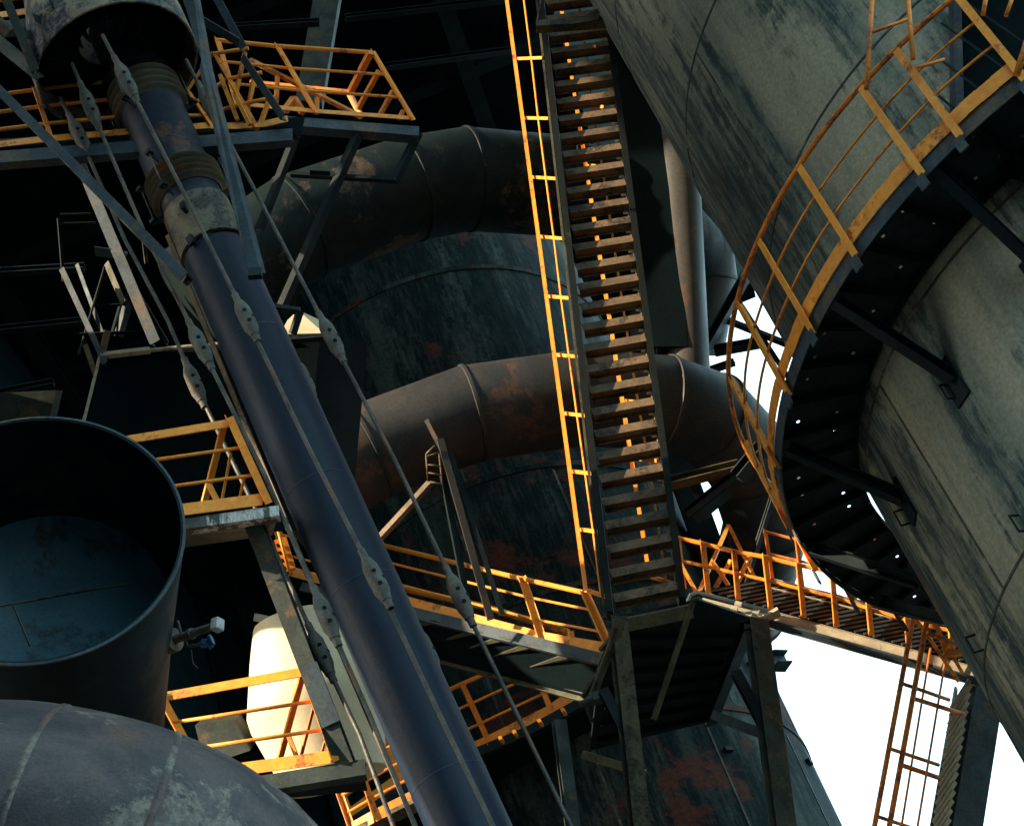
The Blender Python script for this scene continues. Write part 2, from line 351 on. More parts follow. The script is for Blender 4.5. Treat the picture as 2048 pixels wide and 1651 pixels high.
# access ladder hoops above the walkway
lad = thing('access_ladder', 'thin orange ladder rails rising in front of the beige tank at top right', 'ladder', P(1735, 175, 15.2))
for a, b in (((1747, -40, 15.8), (1733, 178, 15.2)), ((1813, -40, 15.8), (1826, 118, 15.3))):
    mb = MB(); mb.tube([P(*a), P(*b)], .022, 8); obj('stile', mb, ORANGE2, lad)
for a, b in (((1741, 66, 15.5), (1818, 38, 15.55)), ((1832, 136, 15.3), (1889, 119, 15.4)), ((1745, -30, 15.7), (1813, -45, 15.8))):
    mb = MB(); mb.tube([P(*a), P(*b)], .016, 8); obj('rung', mb, ORANGE2, lad)
lad2 = thing('rail_fragment', 'short orange rail pieces crossing the dark housing at the top right corner', 'handrail', P(2040, 150, 14.5))
for a, b, r in (((1975, -20, 14.9), (1966, 30, 14.8), .02), ((2030, -20, 14.4), (2012, 32, 14.3), .018), ((2062, 60, 14.2), (2033, 150, 14.1), .03)):
    mb = MB(); mb.tube([P(*a), P(*b)], r, 8); obj('rail', mb, ORANGE2, lad2)
# dark housing top right
hs = thing('steel_housing', 'dark boxy steel housing with blue edge fixed to the tank in the top right corner', 'housing', P(1990, 100, 15.6))
def th(px, py, off=.02):
    q = tank_hit(px, py); n_ = V((q.x - CT.x, q.y - CT.y, 0)).normalized(); return q + n_ * off
mb = MB(); n_ = C2W @ V((0, 0, .22)); mb.prism([th(1906, -200), th(2100, -200), th(2330, -200), th(2330, 420), th(2100, 380), th(1920, 330)], n_); obj('panel', mb, DARKER, hs)
mb = MB(); mb.prism([th(1890, -200), th(1906, -200), th(1920, 330), th(1903, 330)], n_ * 1.1); obj('corner_strip', mb, BEAM, hs)
for i in range(4):
    mb = MB(); mb.beam(th(1915, 10 + i * 70, .30), th(2080, 130 + i * 75, .30), .02, .02); obj('stiffener', mb, DARK, hs)

# ================================================================== BACKGROUND VESSEL
def axis_xy(px, py, d): q = P(px, py, d); return V((q.x, q.y, 0)), q.z
vc, vz = axis_xy(1105, 1381, 27); RV = 3.05
vt = onZ(0, 0, 1)
vess = thing('furnace_vessel', 'massive round furnace vessel in peeling green and rust paint behind the stair', 'vessel', vc.copy())
topz = 28.0
prof = [(RV * .55, 3), (RV, 6), (RV, vz - 2), (RV, vz + 1), (RV, topz - 3)] + [(RV * math.cos(t), topz - 3 + 2.0 * math.sin(t)) for t in [PI / 2 * k / 10 for k in range(1, 11)]]
mb = MB(); mb.lathe(vc, Z, prof, 96); mb.lathe(vc, Z, [(RV * .5, 0), (RV * .5, 3.1)], 48)
fv = Matrix.Translation(vc + Z * vz); obj('shell', mb, VESSEL, vess, frame=fv)
for z in (-2.6, -.4, 1.8, 4.0, 6.2, 8.2):
    mb = MB(); mb.lathe(vc + Z * (vz + z), Z, [(RV + .001, -.05), (RV + .02, -.045), (RV + .02, .045), (RV + .001, .05)], 96); obj('weld_seam', mb, VESSEL, vess, frame=Matrix.Translation(vc + Z * (vz + z)))
for i in range(12):
    a = 2 * PI * i / 12 + .2
    for z0 in (-4.8, -2.5, -.3, 1.9):
        q = vc + V((math.cos(a + z0) * (RV + .002), math.sin(a + z0) * (RV + .002), vz + z0))
        mb = MB(); mb.beam(q, q + Z * 2.0, .03, .012, up=V((math.cos(a + z0), math.sin(a + z0), 0))); obj('weld_seam', mb, SEAM, vess)
for px, py in ((1500, 1330), (1590, 1395), (1455, 1500), (1615, 1525), (1120, 1590)):
    q = tank_hit(px, py, vc, RV)
    if q:
        nn = V((q.x - vc.x, q.y - vc.y, 0)).normalized()
        mb = MB(); mb.beam(q - nn * .02, q + nn * .06, .12, .06); obj('lifting_lug', mb, DARK, vess)
# lower cream section of plant behind vessel right, the small cleat
mb = MB(); q = P(1545, 1320, 26.3)
mb.ibeam(q, q + C2W @ V((.22, -.02, -.1)), .25, .22, .02)
solo('beam_stub', mb, BEAM, 'short dark steel beam stub sticking out beside the vessel against the sky', 'beam')

# ================================================================== DUCTS
def duct(t, name, pts, rad, m, n=40, seams=True, label=None):
    """mitred pipe: each segment is its own smooth tube, joints are mitred"""
    Q = [P(*p) for p in pts]; rs = rad if isinstance(rad, list) else [rad] * len(Q)
    mb = MB(); mb.tube(Q, rs, n)
    # sharpen mitres: separate shading by splitting segments
    o = obj(name, mb, m, t)
    if seams:
        for i in range(1, len(Q) - 1):
            tg = ((Q[i] - Q[i - 1]).normalized() + (Q[i + 1] - Q[i]).normalized()).normalized()
            mb = MB(); mb.lathe(Q[i] - tg * .03, tg, [(rs[i] * .995, 0), (rs[i] + .018, .01), (rs[i] + .018, .05), (rs[i] * .995, .06)], n); obj('weld_band', mb, m, t)
    return o
d1 = thing('lower_duct', 'thick rusty brown duct arching behind the central stair at mid height', 'duct', P(1100, 800, 23.5))
duct(d1, 'duct_pipe', [(560, 1010, 22.6), (740, 902, 22.9), (945, 825, 23.2), (1160, 795, 23.4), (1330, 805, 23.6), (1420, 835, 23.9), (1500, 920, 24.8), (1535, 1040, 26), (1490, 1220, 28), (1350, 1400, 30)], .63, DUCT)
d2 = thing('upper_duct', 'dull dark duct bending under the railed platform high in the shadows', 'duct', P(900, 380, 25.5))
duct(d2, 'duct_pipe', [(380, 600, 24), (600, 452, 24.6), (820, 378, 25.2), (935, 358, 25.6), (1120, 372, 26), (1300, 450, 26.4), (1360, 520, 27)], .74, DUCTD)
d3 = thing('standing_pipe', 'tall dull grey pipe with bright right edge standing right of the stair', 'pipe', P(1400, 740, 23.9))
duct(d3, 'pipe_shell', [(1338, 120, 26.8), (1362, 400, 25.6), (1378, 760, 24.2)], .29, PIPEG, seams=False)
d4 = thing('elbow_pipe', 'short pale grey pipe elbow peeking out between the standing pipe and the tank', 'pipe', P(1440, 560, 27.5))
duct(d4, 'pipe_shell', [(1345, 350, 27.6), (1400, 480, 27.6), (1412, 560, 27.5), (1390, 700, 27.4)], [.52, .50, .48, .44], PIPEG)
d5 = thing('steel_column', 'wide black steel column rising directly right of the central stair', 'column', P(1320, 700, 25.5))
mb = MB(); mb.ibeam(P(1270, -60, 28), P(1316, 720, 24.4), .74, .7, .05, up=C2W @ V((0, 0, 1))); obj('shaft', mb, DARKER, d5)
mb = MB(); mb.channel(P(1240, 178, 27.6), P(1290, 172, 27.6), .1, .16); obj('bracket', mb, DARK, d5)
mb = MB(); mb.channel(P(1245, 265, 27.4), P(1290, 178, 27.4), .08, .12); obj('bracket', mb, DARK, d5)
mb = MB(); mb.channel(P(1250, 268, 27.4), P(1290, 262, 27.4), .08, .12); obj('bracket', mb, DARK, d5)
# girders against the sky between pipe and tank
gf = thing('lattice_girder', 'dark lattice girder members crossing the white sky beside the curved walkway', 'girder', P(1480, 700, 26))
for a, b, w in (((1405, 715, 25.5), (1495, 555, 26.3), 22), ((1440, 640, 26), (1590, 700, 26), 12), ((1430, 708, 26), (1530, 690, 26), 20), ((1420, 745, 26), (1470, 728, 26), 14),
                ((1470, 600, 27), (1600, 800, 27), 10), ((1395, 390, 27.5), (1500, 375, 27.5), 14), ((1400, 440, 27.5), (1520, 430, 27.5), 16), ((1400, 500, 27.5), (1540, 500, 27.5), 14)):
    member(gf, 'brace', P(*a), P(*b), R(w, a[2]), R(w, a[2]) * .8, DARK, 'channel')
mb = MB(); mb.ibeam(P(1322, 830, 27.5), P(1430, 1130, 26), .40, .3, .04, up=C2W @ V((0, 0, 1)))
solo('slanted_column', mb, DARK, 'dark slanted column in the gap between the stair and the duct elbow', 'column')
gf2 = thing('strut_frame', 'crossed dark struts holding the rusty duct elbow above the bridge', 'bracing', P(1400, 960, 23))
for a, b, w in (((1335, 975, 23), (1478, 940, 23), 26), ((1375, 1030, 23), (1535, 905, 23), 18), ((1390, 1040, 23.2), (1460, 985, 23.2), 34), ((1480, 960, 22.8), (1530, 900, 22.8), 30), ((1490, 1180, 22.8), (1560, 960, 23), 12), ((1375, 960, 24.6), (1410, 1040, 24.6), 14)):
    member(gf2, 'brace', P(*a), P(*b), R(w, a[2]), R(w, a[2]) * .7, OLIVE if w == 26 else DARK, 'channel')
# pylon (rusty) in front of lower duct
py_ = thing('rusty_pylon', 'rusty brown steel pylon with a caged ladder leaning under the rusty duct', 'support', P(990, 1240, 21.6))
for a, b, w, m in (((850, 842, 22.2), (890, 920, 22), 14, DUCT), ((874, 880, 22), (975, 1240, 21.4), 22, DUCT), ((896, 905, 22), (1000, 1230, 21.4), 16, DARK), ((880, 950, 22.05), (930, 1210, 21.6), 20, DARK), ((858, 962, 22), (745, 1085, 22), 20, TREAD)):
    member(py_, 'leg', P(*a), P(*b), R(w, a[2]) * .6, R(w, a[2]) * .6, m, 'channel')
for a, b in (((852, 908, 21.9), (856, 962, 21.9)), ((878, 905, 21.9), (885, 970, 21.9)), ((852, 912, 21.9), (878, 905, 21.9)), ((853, 928, 21.9), (882, 932, 21.9)), ((855, 944, 21.9), (883, 950, 21.9)), ((856, 962, 21.9), (886, 968, 21.9)), ((852, 908, 21.9), (870, 890, 21.9))):
    mb = MB(); mb.tube([P(*a), P(*b)], .012, 6); obj('ladder_bar', mb, TREAD, py_)

# ================================================================== CENTRAL STAIR
st = thing('steel_stair', 'long steep brown steel stair with orange handrails running up the middle', 'stair', P(1295, 1225, 19.6))
SB0, SB1 = P(1232, 1232, 19.5), P(1356, 1206, 19.5)      # bottom left / right
ST0, ST1 = P(1098, 62, 24.2), P(1208, 48, 24.2)
wv = (SB1 - SB0).normalized()
tv = Z.cross(wv).normalized()
if tv.y > 0: tv = -tv        # toward camera, horizontal
N = 29
STU0, STU1 = lerp(SB0, ST0, 1.14), lerp(SB1, ST1, 1.14)
sl = (ST0 - SB0).normalized()
nrm = wv.cross(sl).normalized()
if (nrm @ tv if False else nrm.dot(CAM - SB0)) < 0: nrm = -nrm
for nm, a, b, fl in (('stringer', SB0, STU0, -1), ('stringer', SB1, STU1, 1)):
    mb = MB(); off = wv * (.02 * fl)
    mb.channel(a + off, b + off, .075, .30, .012, up=nrm, flip=fl if (b - a).cross(nrm).dot(wv) > 0 else -fl)
    obj(nm, mb, STRING, st)
mb = MB(); mb.beam(SB0 - wv * .12, STU0 - wv * .12, .03, .05, up=nrm); obj('stringer_edge', mb, OLIVE, st)
for i in range(int(N * 1.14) + 1):
    t = (i + .5) / N; a = lerp(SB0, ST0, t) + wv * .02; b = lerp(SB1, ST1, t) - wv * .02
    a = a - wv * .01; b = b + wv * .05
    D = .115; H = .105; f0 = .04
    fa, fb = a + tv * f0, b + tv * f0; ra, rb = a - tv * (D - f0), b - tv * (D - f0)
    mb = MB(); mb.prism([fa, fb, rb, ra], -Z * .006); mb.prism([ra - Z * .006, rb - Z * .006, rb - Z * .035, ra - Z * .035], tv * .006); obj('tread', mb, TREAD, st)
    mb = MB(); mb.prism([fa, fb, fb + Z * H, fa + Z * H], -tv * .006); mb.prism([fa + Z * H, fb + Z * H, fb + Z * H - tv * .03, fa + Z * H - tv * .03], Z * .006); obj('riser', mb, TREAD, st)
for i in range(1, int(N * 1.14) + 1):
    b = lerp(SB1, ST1, (i + .5) / N) - tv * .15; z0 = random.uniform(.0, .03)
    mb = MB(); mb.prism([b - wv * .055 + Z * z0, b + wv * .02 + Z * (z0 - .02), b + wv * .02 + Z * .15, b - wv * .02 + Z * .15], -tv * .006); obj('end_bracket', mb, PALE, st)
mb = MB(); q0 = SB1 + wv * .004 - nrm * .17; mb.beam(q0, q0 + (STU1 - SB1), .012, .20, up=nrm); obj('sunlit_web_strip', mb, PALE, st)  # pale strip stands for the sunlit inner face of the right stringer
# handrails (left and right)
LR = [((1086, 116, 23.9), (1032, 118, 24.6)), ((1098, 237, 23.4), (1048, 236, 24.1)), ((1113, 357, 22.9), (1064, 354, 23.6)), ((1128, 477, 22.4), (1081, 473, 23.1)), ((1142, 596, 21.9), (1096, 592, 22.6)),
      ((1158, 713, 21.5), (1112, 709, 22.2)), ((1173, 831, 21), (1129, 826, 21.7)), ((1189, 947, 20.5), (1146, 942, 21.2)), ((1205, 1064, 20.1), (1162, 1058, 20.8)), ((1221, 1196, 19.6), (1176, 1180, 20.3))]
LR = [((1070, -10, 24.5), (1016, -8, 25.2))] + LR
def stairrail(shift, m, solid):
    ps = [(P(*a) + shift, P(*b) + shift) for a, b in LR]
    for b, tp in ps:
        mb = MB(); mb.beam(b, tp, .035, .04); obj('post', mb, m, st)
    mb = MB(); mb.angle(ps[0][1], ps[-1][1], .05, .045, .01, up=nrm); obj('top_rail', mb, m, st)
    mb = MB(); mb.tube([lerp(b, tp, .42) for b, tp in ps], .016, 6); obj('mid_rail', mb, m, st)
stairrail(V((0, 0, 0)), ORANGE, 1)
stairrail((SB1 - SB0) + wv * .05, ORANGE, 1)
# top landing cross piece
mb = MB(); mb.beam(P(1072, 54, 23.6), P(1215, 44, 23.6), .10, .14, up=nrm); obj('cross_beam', mb, OLIVE, st)
mb = MB(); mb.beam(P(1075, 45, 23.7), P(1088, -30, 24), .03, .03); obj('cross_beam', mb, OLIVE, st)
mb = MB(); mb.prism(L2([(1140, 48, 23.5), (1200, 14, 23.6), (1198, 40, 23.5)]), C2W @ V((0, 0, -.02))); obj('gusset', mb, OLIVE, st)

# ================================================================== LANDING + TOWER LEGS
ld = thing('stair_landing', 'dark landing platform on steel legs at the foot of the central stair', 'platform', P(1300, 1651, 19.5))
zl = P(1236, 1236, 19.5).z
mb = MB(); mb.prism([onZ(x_, y_, zl) for x_, y_ in ((1236, 1236), (1400, 1200), (1515, 1240), (1430, 1440), (1180, 1500), (1192, 1400))], Z * .03); obj('deck_plate', mb, DARK, ld)
for i in range(7):
    t = (i + .5) / 7
    mb = MB(); mb.beam(lerp(onZ(1240, 1250, zl), onZ(1190, 1490, zl), t) - Z * .03, lerp(onZ(1500, 1250, zl), onZ(1428, 1438, zl), t) - Z * .03, .04, .06); obj('joist', mb, DARKER, ld)
for a, b, w, m in (((1250, 1238, 19.2), (1302, 1700, 17.8), 34, OLIVE), ((1530, 1245, 19.5), (1592, 1700, 18), 40, BEAMG), ((1480, 1340, 19.2), (1560, 1492, 18.7), 20, DARK), ((1425, 1438, 20.5), (1556, 1490, 18.6), 18, BEAM),
                   ((1508, 1243, 19.5), (1430, 1438, 21.5), 26, DARK), ((1248, 1240, 19), (1188, 1400, 18.9), 16, OLIVE), ((1215, 1375, 18.8), (1284, 1512, 18.4), 20, DARK), ((1168, 1500, 18.6), (1292, 1538, 18.3), 16, OLIVE), ((1228, 1240, 19.4), (1382, 1208, 19.4), 26, OLIVE),
                   ((1130, 1440, 18.9), (1165, 1700, 18.3), 26, BEAMG), ((1390, 1206, 19.3), (1312, 1440, 18.9), 10, OLIVE)):
    member(ld, 'leg' if abs(a[1] - b[1]) > 300 else 'brace', P(*a), P(*b), R(w, a[2]), R(w, a[2]) * .8, m, 'channel', up=C2W @ V((.3, 0, 1)))
for a, b in (((1200, 1300, 18.9), (1245, 1250, 19)), ((1165, 1395, 18.9), (1222, 1300, 18.9)), ((1175, 1410, 18.85), (1232, 1255, 18.9))):
    mb = MB(); mb.beam(P(*a), P(*b), .05, .03); obj('brace', mb, OLIVE, ld)
mb = MB(); q = P(1180, 1398, 18.85); mb.beam(q, q + C2W @ V((.12, .03, 0)), .12, .1); mb.tube([P(1160, 1410, 18.8), P(1185, 1392, 18.8)], .035, 8); obj('joint_plate', mb, BEAMG, ld)

# ================================================================== MID-LEFT PLATFORM
mp = thing('mid_walkway', 'orange railed walkway with grey edge beam sloping from the blue pipe to the stair foot', 'walkway', P(1215, 1310, 20.5))
nearp = [((795, 1204, 22.6), (757, 1088, 23.2)), ((1082, 1281, 21.2), (1041, 1156, 21.8)), ((1220, 1304, 20.6), (1166, 1184, 21.1))]
pr = [(P(*a), P(*b)) for a, b in nearp]
p0 = (P(585, 1150, 23.6), P(540, 1030, 24.2)); pr = [p0] + pr
rails(mp, pr, (.34, .70, 1.0), toe=True, toe_h=.13, rr=.016, topr=.03, pw=.08)
farp = [(P(800, 1215, 24.3), P(775, 1170, 24.6)), (P(978, 1255, 23.6), P(970, 1213, 23.9)), (P(1140, 1290, 22.5), P(1137, 1264, 22.8))]
rails(mp, farp, (1.0,), topr=.045, pw=.07)
mb = MB(); mb.channel(P(600, 1160, 23.5) - Z * .08, P(1218, 1313, 20.5) - Z * .06, .09, .14, .012, flip=-1); obj('edge_beam', mb, BEAM, mp)
mb = MB(); mb.prism(L2([(560, 1150, 23.7), (1215, 1312, 20.6)]) + [onZ(1165, 1392, P(1215, 1312, 20.6).z), onZ(560, 1235, P(560, 1150, 23.7).z)], Z * .02); obj('deck_plate', mb, DARKER, mp)
FA, FB_ = onZ(600, 1243, P(600, 1160, 23.6).z), onZ(1168, 1394, P(1215, 1312, 20.6).z)
mb = MB(); mb.channel(FA - Z * .02, FB_ - Z * .02, .08, .10, .012); obj('edge_beam', mb, OLIVE, mp)
for t in (.12, .30, .47, .58, .69, .84):
    a = lerp(P(720, 1195, 22.8), P(1215, 1316, 20.5), t) - Z * .02; a = a - Z * .05; b = lerp(FA, FB_, max(0, (t * 495 + 70) / 568 - .12)) - Z * .03; b = lerp(a, b, .55)
    mb = MB(); mb.prism([a, a + (P(1215, 1316, 20.5) - P(720, 1195, 22.8)).normalized() * .16, b], -Z * .012); obj('bracket', mb, OLIVE, mp)
# warning panel behind the rods with black and orange stripes
wp = thing('striped_barrier', 'small orange and black striped barrier board beside the blue pipe', 'barrier', P(570, 1130, 21))
mb = MB(); mb.prism(L2([(548, 1080, 21), (572, 1072, 21), (592, 1138, 21), (566, 1146, 21)]), C2W @ V((0, 0, -.02))); obj('board', mb, ORANGE, wp)
for k in range(4):
    y = 1088 + k * 15
    mb = MB(); mb.prism(L2([(551 + k * 4, y, 20.99), (557 + k * 4, y - 2, 20.99), (563 + k * 4.2, y + 5, 20.99), (556 + k * 4.2, y + 7, 20.99)]), C2W @ V((0, 0, .006))); obj('stripe', mb, BLACK, wp)
mb = MB(); mb.tube([P(556, 1060, 20.97), P(578, 1140, 20.97)], .02, 6); obj('bar', mb, ORANGE, wp)

# ================================================================== LOWER (red) PLATFORM
lp = thing('lower_walkway', 'orange railed walkway curving past the dark red vessel wall below the stair landing', 'walkway', P(950, 1500, 22.20))
lpp = [(P(700, 1640, 22.10), P(655, 1520, 22.70)), (P(800, 1568, 22.30), P(748, 1450, 22.90)), (P(977, 1494, 22.40), P(919, 1369, 23.00)), (P(1102, 1432, 22.50), P(1050, 1312, 23.10)), (P(1160, 1392, 22.60), P(1108, 1280, 23.20))]
rails(lp, lpp, (.36, .68, 1.0), toe=True, toe_h=.16, rr=.018, topr=.03, pw=.07, skip=(4,))
mb = MB()
Q = L2([(690, 1655, 22.05), (800, 1582, 22.25), (940, 1512, 22.35), (1060, 1462, 22.40), (1165, 1405, 22.50)])
for a, b in zip(Q[:-1], Q[1:]): mb.beam(a, b, .08, .13)
obj('edge_beam', mb, DARK, lp, label='dark curved edge beam')
mb = MB(); Q2 = [onZ(x_, y_, q.z) for q, (x_, y_) in zip(Q, ((720, 1760), (860, 1690), (990, 1610), (1100, 1545), (1190, 1470)))]
for i in range(len(Q) - 1): mb.add([Q[i], Q[i + 1], Q2[i + 1], Q2[i]], [(0, 1, 2, 3)])
o = obj('deck_plate', mb, DARKER, lp); md = o.modifiers.new('s', 'SOLIDIFY'); md.thickness = .02
for t in (.45, .6, .72, .85):
    q = lerp(Q[0], Q[-1], t) ; 
for px, py in ((1125, 1418), (1078, 1440), (1028, 1462), (1000, 1474)):
    mb = MB(); mb.beam(P(px, py, 20.1), P(px + 6, py + 10, 22.30), .04, .04); obj('bolt', mb, ORANGE, lp)
# bottom-left railed landing piece seen behind the blue pipe
lp2 = thing('bottom_walkway', 'sunlit orange rail bay low on the left edge of the blue pipe', 'walkway', P(740, 1640, 18.6))
b3 = [(P(705, 1665, 18.9), P(668, 1560, 19.4)), (P(750, 1640, 18.8), P(714, 1530, 19.3)), (P(850, 1590, 18.9), P(800, 1480, 19.4))]
rails(lp2, b3, (.36, .68, 1.0), toe=True, rr=.018, m=ORANGE2)
mb = MB(); mb.beam(P(700, 1672, 18.9), P(850, 1600, 18.9), .2, .05); obj('deck_plate', mb, TREAD, lp2)

# ================================================================== BRIDGE (right)
br = thing('foot_bridge', 'pale beamed foot bridge with orange rails and slatted deck crossing to the right', 'bridge', P(1520, 1250, 24))
def PQ(px, py, d): return P(px, py, d - 2.4)
B0, B1 = PQ(1405, 1196, 24.3), PQ(1960, 1350, 23.2)
bh = (B1 - B0).normalized()
FB0, FB1 = onZ(1535, 1171, B0.z), onZ(2125, 1318, B1.z)
mb = MB(); mb.channel(B0, B1, .09, .20, .014, up=Z, flip=-1); obj('near_beam', mb, PALE, br)
mb = MB(); mb.beam(B0 - Z * .115, B1 - Z * .115, .13, .03); obj('flange', mb, BEAM, br)
mb = MB(); mb.channel(FB0, FB1, .08, .15, .014); obj('far_beam', mb, PALE, br)
ns = 30
for i in range(ns):
    t = (i + .5) / ns; a = lerp(B0, B1, t); b = lerp(FB0, FB1, t)
    mb = MB(); a = lerp(a, b, .08); mb.beam(a + Z * .095, b + Z * .095, .05, .03, up=Z); obj('deck_slat', mb, GRATE, br)
mb = MB(); mb.prism([B0 + Z * .11, B1 + Z * .11, FB1 + Z * .11, FB0 + Z * .11], Z * .01); obj('deck_plate', mb, DARKER, br)
bp = [((1411, 1187), (1400, 1085)), ((1471, 1199), (1462, 1101)), ((1536, 1218), (1524, 1112)), ((1602, 1236), (1591, 1128)), ((1667, 1253), (1658, 1142)), ((1737, 1270), (1727, 1170)), ((1812, 1290), (1803, 1195)), ((1900, 1315), (1892, 1215))]
def dd(px):
    q = lerp(B0, B1, (px - 1405) / 555); return -(C2W.transposed() @ (q - CAM)).z + 2.4
bps = [(PQ(a[0], a[1], dd(a[0])), PQ(b[0], b[1] if i < 5 else b[1], dd(a[0]) + .6)) for i, (a, b) in enumerate(bp)]
bps = [(PQ(1362, 1178, 24.4), PQ(1350, 1074, 25))] + bps
rails(br, bps, (.55, 1.0), rr=.022, pw=.07, topr=.028)
fps = [(a_ + (FB0 - B0), b_ + (FB0 - B0)) for a_, b_ in bps[1:]]
rails(br, fps, (.55, 1.0), rr=.018, pw=.05, m=ORANGE2)
for a, b in (((1457, 1050, 25.3), (1395, 1190, 24.6)), ((1457, 1050, 25.3), (1516, 1168, 25)), ((1352, 1110, 24.5), (1395, 1188, 24.4)), ((1425, 1122, 24.8), (1462, 1178, 24.8)), ((1430, 1175, 24.8), (1462, 1120, 24.9)), ((1500, 1110, 25), (1475, 1165, 25))):
    mb = MB(); mb.beam(PQ(*a), PQ(*b), .045, .045); obj('brace', mb, ORANGE, br)
mb = MB(); mb.beam(PQ(1516, 1246, 23.9), PQ(1558, 1222, 23.9), .16, .04); obj('joint_plate', mb, PALE, br)
mb = MB(); mb.tube([PQ(1376, 1206, 24), PQ(1382, 1190, 24), PQ(1395, 1186, 24), PQ(1550, 1226, 23.9)], .035, 8); obj('pipe_run', mb, BEAM, br)
for px, py in ((1462, 1215), (1490, 1228), (1470, 1206), (1505, 1222), (1697, 1268), (1858, 1310)):
    q = PQ(px, py, 23.8); mb = MB(); mb.beam(q, q + bh * .08, .05, .05); obj('clip', mb, PALE, br)

def PT(px, py, d): return P(px, py, d - 2.0)
# ================================================================== RIGHT STAIR TOWER
rt = thing('stair_tower', 'slender orange caged stair descending from the bridge against white sky at lower right', 'stair', PT(1860, 1651, 21))
DD = 22.5
for a, b, r in (((1827, 1231), (1740, 1700), .030), ((1856, 1228), (1768, 1710), .032), ((1861, 1296), (1795, 1700), .014), ((1898, 1276), (1827, 1700), .014)):
    mb = MB(); mb.tube([PT(*a, DD + (.5 if r < .02 else 0)), PT(*b, DD - 1.4 + (.5 if r < .02 else 0))], r, 8); obj('top_rail' if r > .02 else 'mid_rail', mb, ORANGE2, rt)
for a, b, r in (((1804, 1366), (1899, 1399), .022), ((1827, 1396), (1926, 1427), .026), ((1779, 1496), (1878, 1529), .022), ((1806, 1530), (1906, 1564), .028), ((1753, 1631), (1840, 1660), .022), ((1854, 1265), (1925, 1292), .026)):
    mb = MB(); mb.tube([PT(*a, DD - .4), PT(*b, DD - .2)], r, 8); obj('post', mb, ORANGE2, rt)
for a, b, r in (((1827, 1231), (1856, 1228), .026), ((1830, 1233), (1917, 1362), .024), ((1858, 1230), (1925, 1345), .024), ((1886, 1300), (1918, 1262), .03), ((1890, 1310), (1935, 1302), .04), ((1870, 1240), (1895, 1310), .03)):
    mb = MB(); mb.beam(PT(*a, DD), PT(*b, DD + .1), r * 1.6, r * 1.6); obj('brace', mb, ORANGE, rt)
mb = MB(); mb.prism(L2([(1948, 1340, 22.5), (1958, 1352, 22.5), (1904, 1700, 21.2), (1888, 1700, 21.2)]), C2W @ V((.05, 0, -.4))); obj('stringer', mb, DARK, rt)
mb = MB(); mb.prism(L2([(1912, 1380, 22.6), (1916, 1378, 22.6), (1862, 1700, 21.4), (1856, 1700, 21.4)]), C2W @ V((.05, 0, -.3))); obj('stringer', mb, DARK, rt)
for i in range(17):
    t = i / 16; a = lerp(PT(1903, 1415, 22.5), PT(1858, 1700, 21.3), t); b = lerp(PT(1944, 1352, 22.8), PT(1899, 1637, 21.6), t)
    mb = MB(); mb.beam(a, b, .05, .02, up=C2W @ V((.3, .2, 1))); obj('tread', mb, PALE, rt)
cl = thing('dark_column', 'dark blue steel column partly hidden by the tank at lower right', 'column', PT(1930, 1651, 22))
mb = MB(); mb.ibeam(PT(1985, 1290, 24), PT(1908, 1760, 22), .34, .34, .03, up=C2W @ V((0, 0, 1))); obj('shaft', mb, BEAM, cl)
mb = MB(); mb.beam(PT(1960, 1402, 23.5), PT(2010, 1395, 23.5), .2, .12); obj('bracket', mb, DARK, cl)

# ================================================================== BLUE PIPE
def pipeD(t): return lerp(19.6, 14.6, t)
def pc(y):      # point on the pipe centre line for picture row y
    pts = [(100, 250), (510, 428), (995, 632), (1560, 893), (1900, 1052)]
    for (y0, x0), (y1, x1) in zip(pts[:-1], pts[1:]):
        if y <= y1 or y1 == 1900:
            x = lerp(x0, x1, (y - y0) / (y1 - y0)); break
    A3 = P(250, 100, 19.6); B3 = P(1052, 1900, 13.7)
    return x
PA, PB = P(250, 100, 19.6), P(958, 1700, 14.3)
def pp3(y):
    # intersect: walk the line in 3D to the wanted row
    lo, hi = -.3, 1.4
    for _ in range(40):
        mid = (lo + hi) / 2; q = C2W.transposed() @ (lerp(PA, PB, mid) - CAM); yy = 825.5 - q.y / -q.z * F
        if yy < y: lo = mid
        else: hi = mid
    return lerp(PA, PB, lo)
ax = (PB - PA).normalized(); RP = .325
bpip = thing('blue_pipe', 'long dark blue inclined pipe with two bellows running down the left middle', 'pipe', pp3(1700))
mb = MB(); mb.lathe(pp3(510), ax, [(RP - .01, 0), (RP, .005), (RP, (pp3(1900) - pp3(510)).length)], 64); obj('lower_pipe', mb, BLUE, bpip, frame=axisframe(pp3(510), ax))
for y in (985, 1185, 1565, 690):
    mb = MB(); mb.lathe(pp3(y), ax, [(RP, -.008), (RP + .003, -.004), (RP + .003, .004), (RP, .008)], 64); obj('weld_seam', mb, BLUELT, bpip, frame=axisframe(pp3(y), ax))
mb = MB(); mb.lathe(pp3(425), ax, [(RP + .02, 0), (RP + .02, (pp3(505) - pp3(425)).length), (RP - .02, (pp3(505) - pp3(425)).length)], 48); obj('collar', mb, BEIGEC, bpip, frame=axisframe(pp3(425), ax))
mb = MB(); mb.lathe(pp3(392), ax, [(RP - .01, 0), (RP - .01, (pp3(426) - pp3(392)).length)], 48); obj('neck', mb, BLUELT, bpip)
def bellows(y0, y1, k=4):
    L = (pp3(y1) - pp3(y0)).length; prof = []
    for i in range(k * 8 + 1):
        z = L * i / (k * 8); prof.append((RP + .040 + .038 * math.cos(2 * PI * k * i / (k * 8) + PI), z))
    mb = MB(); mb.lathe(pp3(y0), ax, prof, 56); obj('bellows', mb, BELLOW, bpip)
bellows(355, 400); bellows(178, 228)
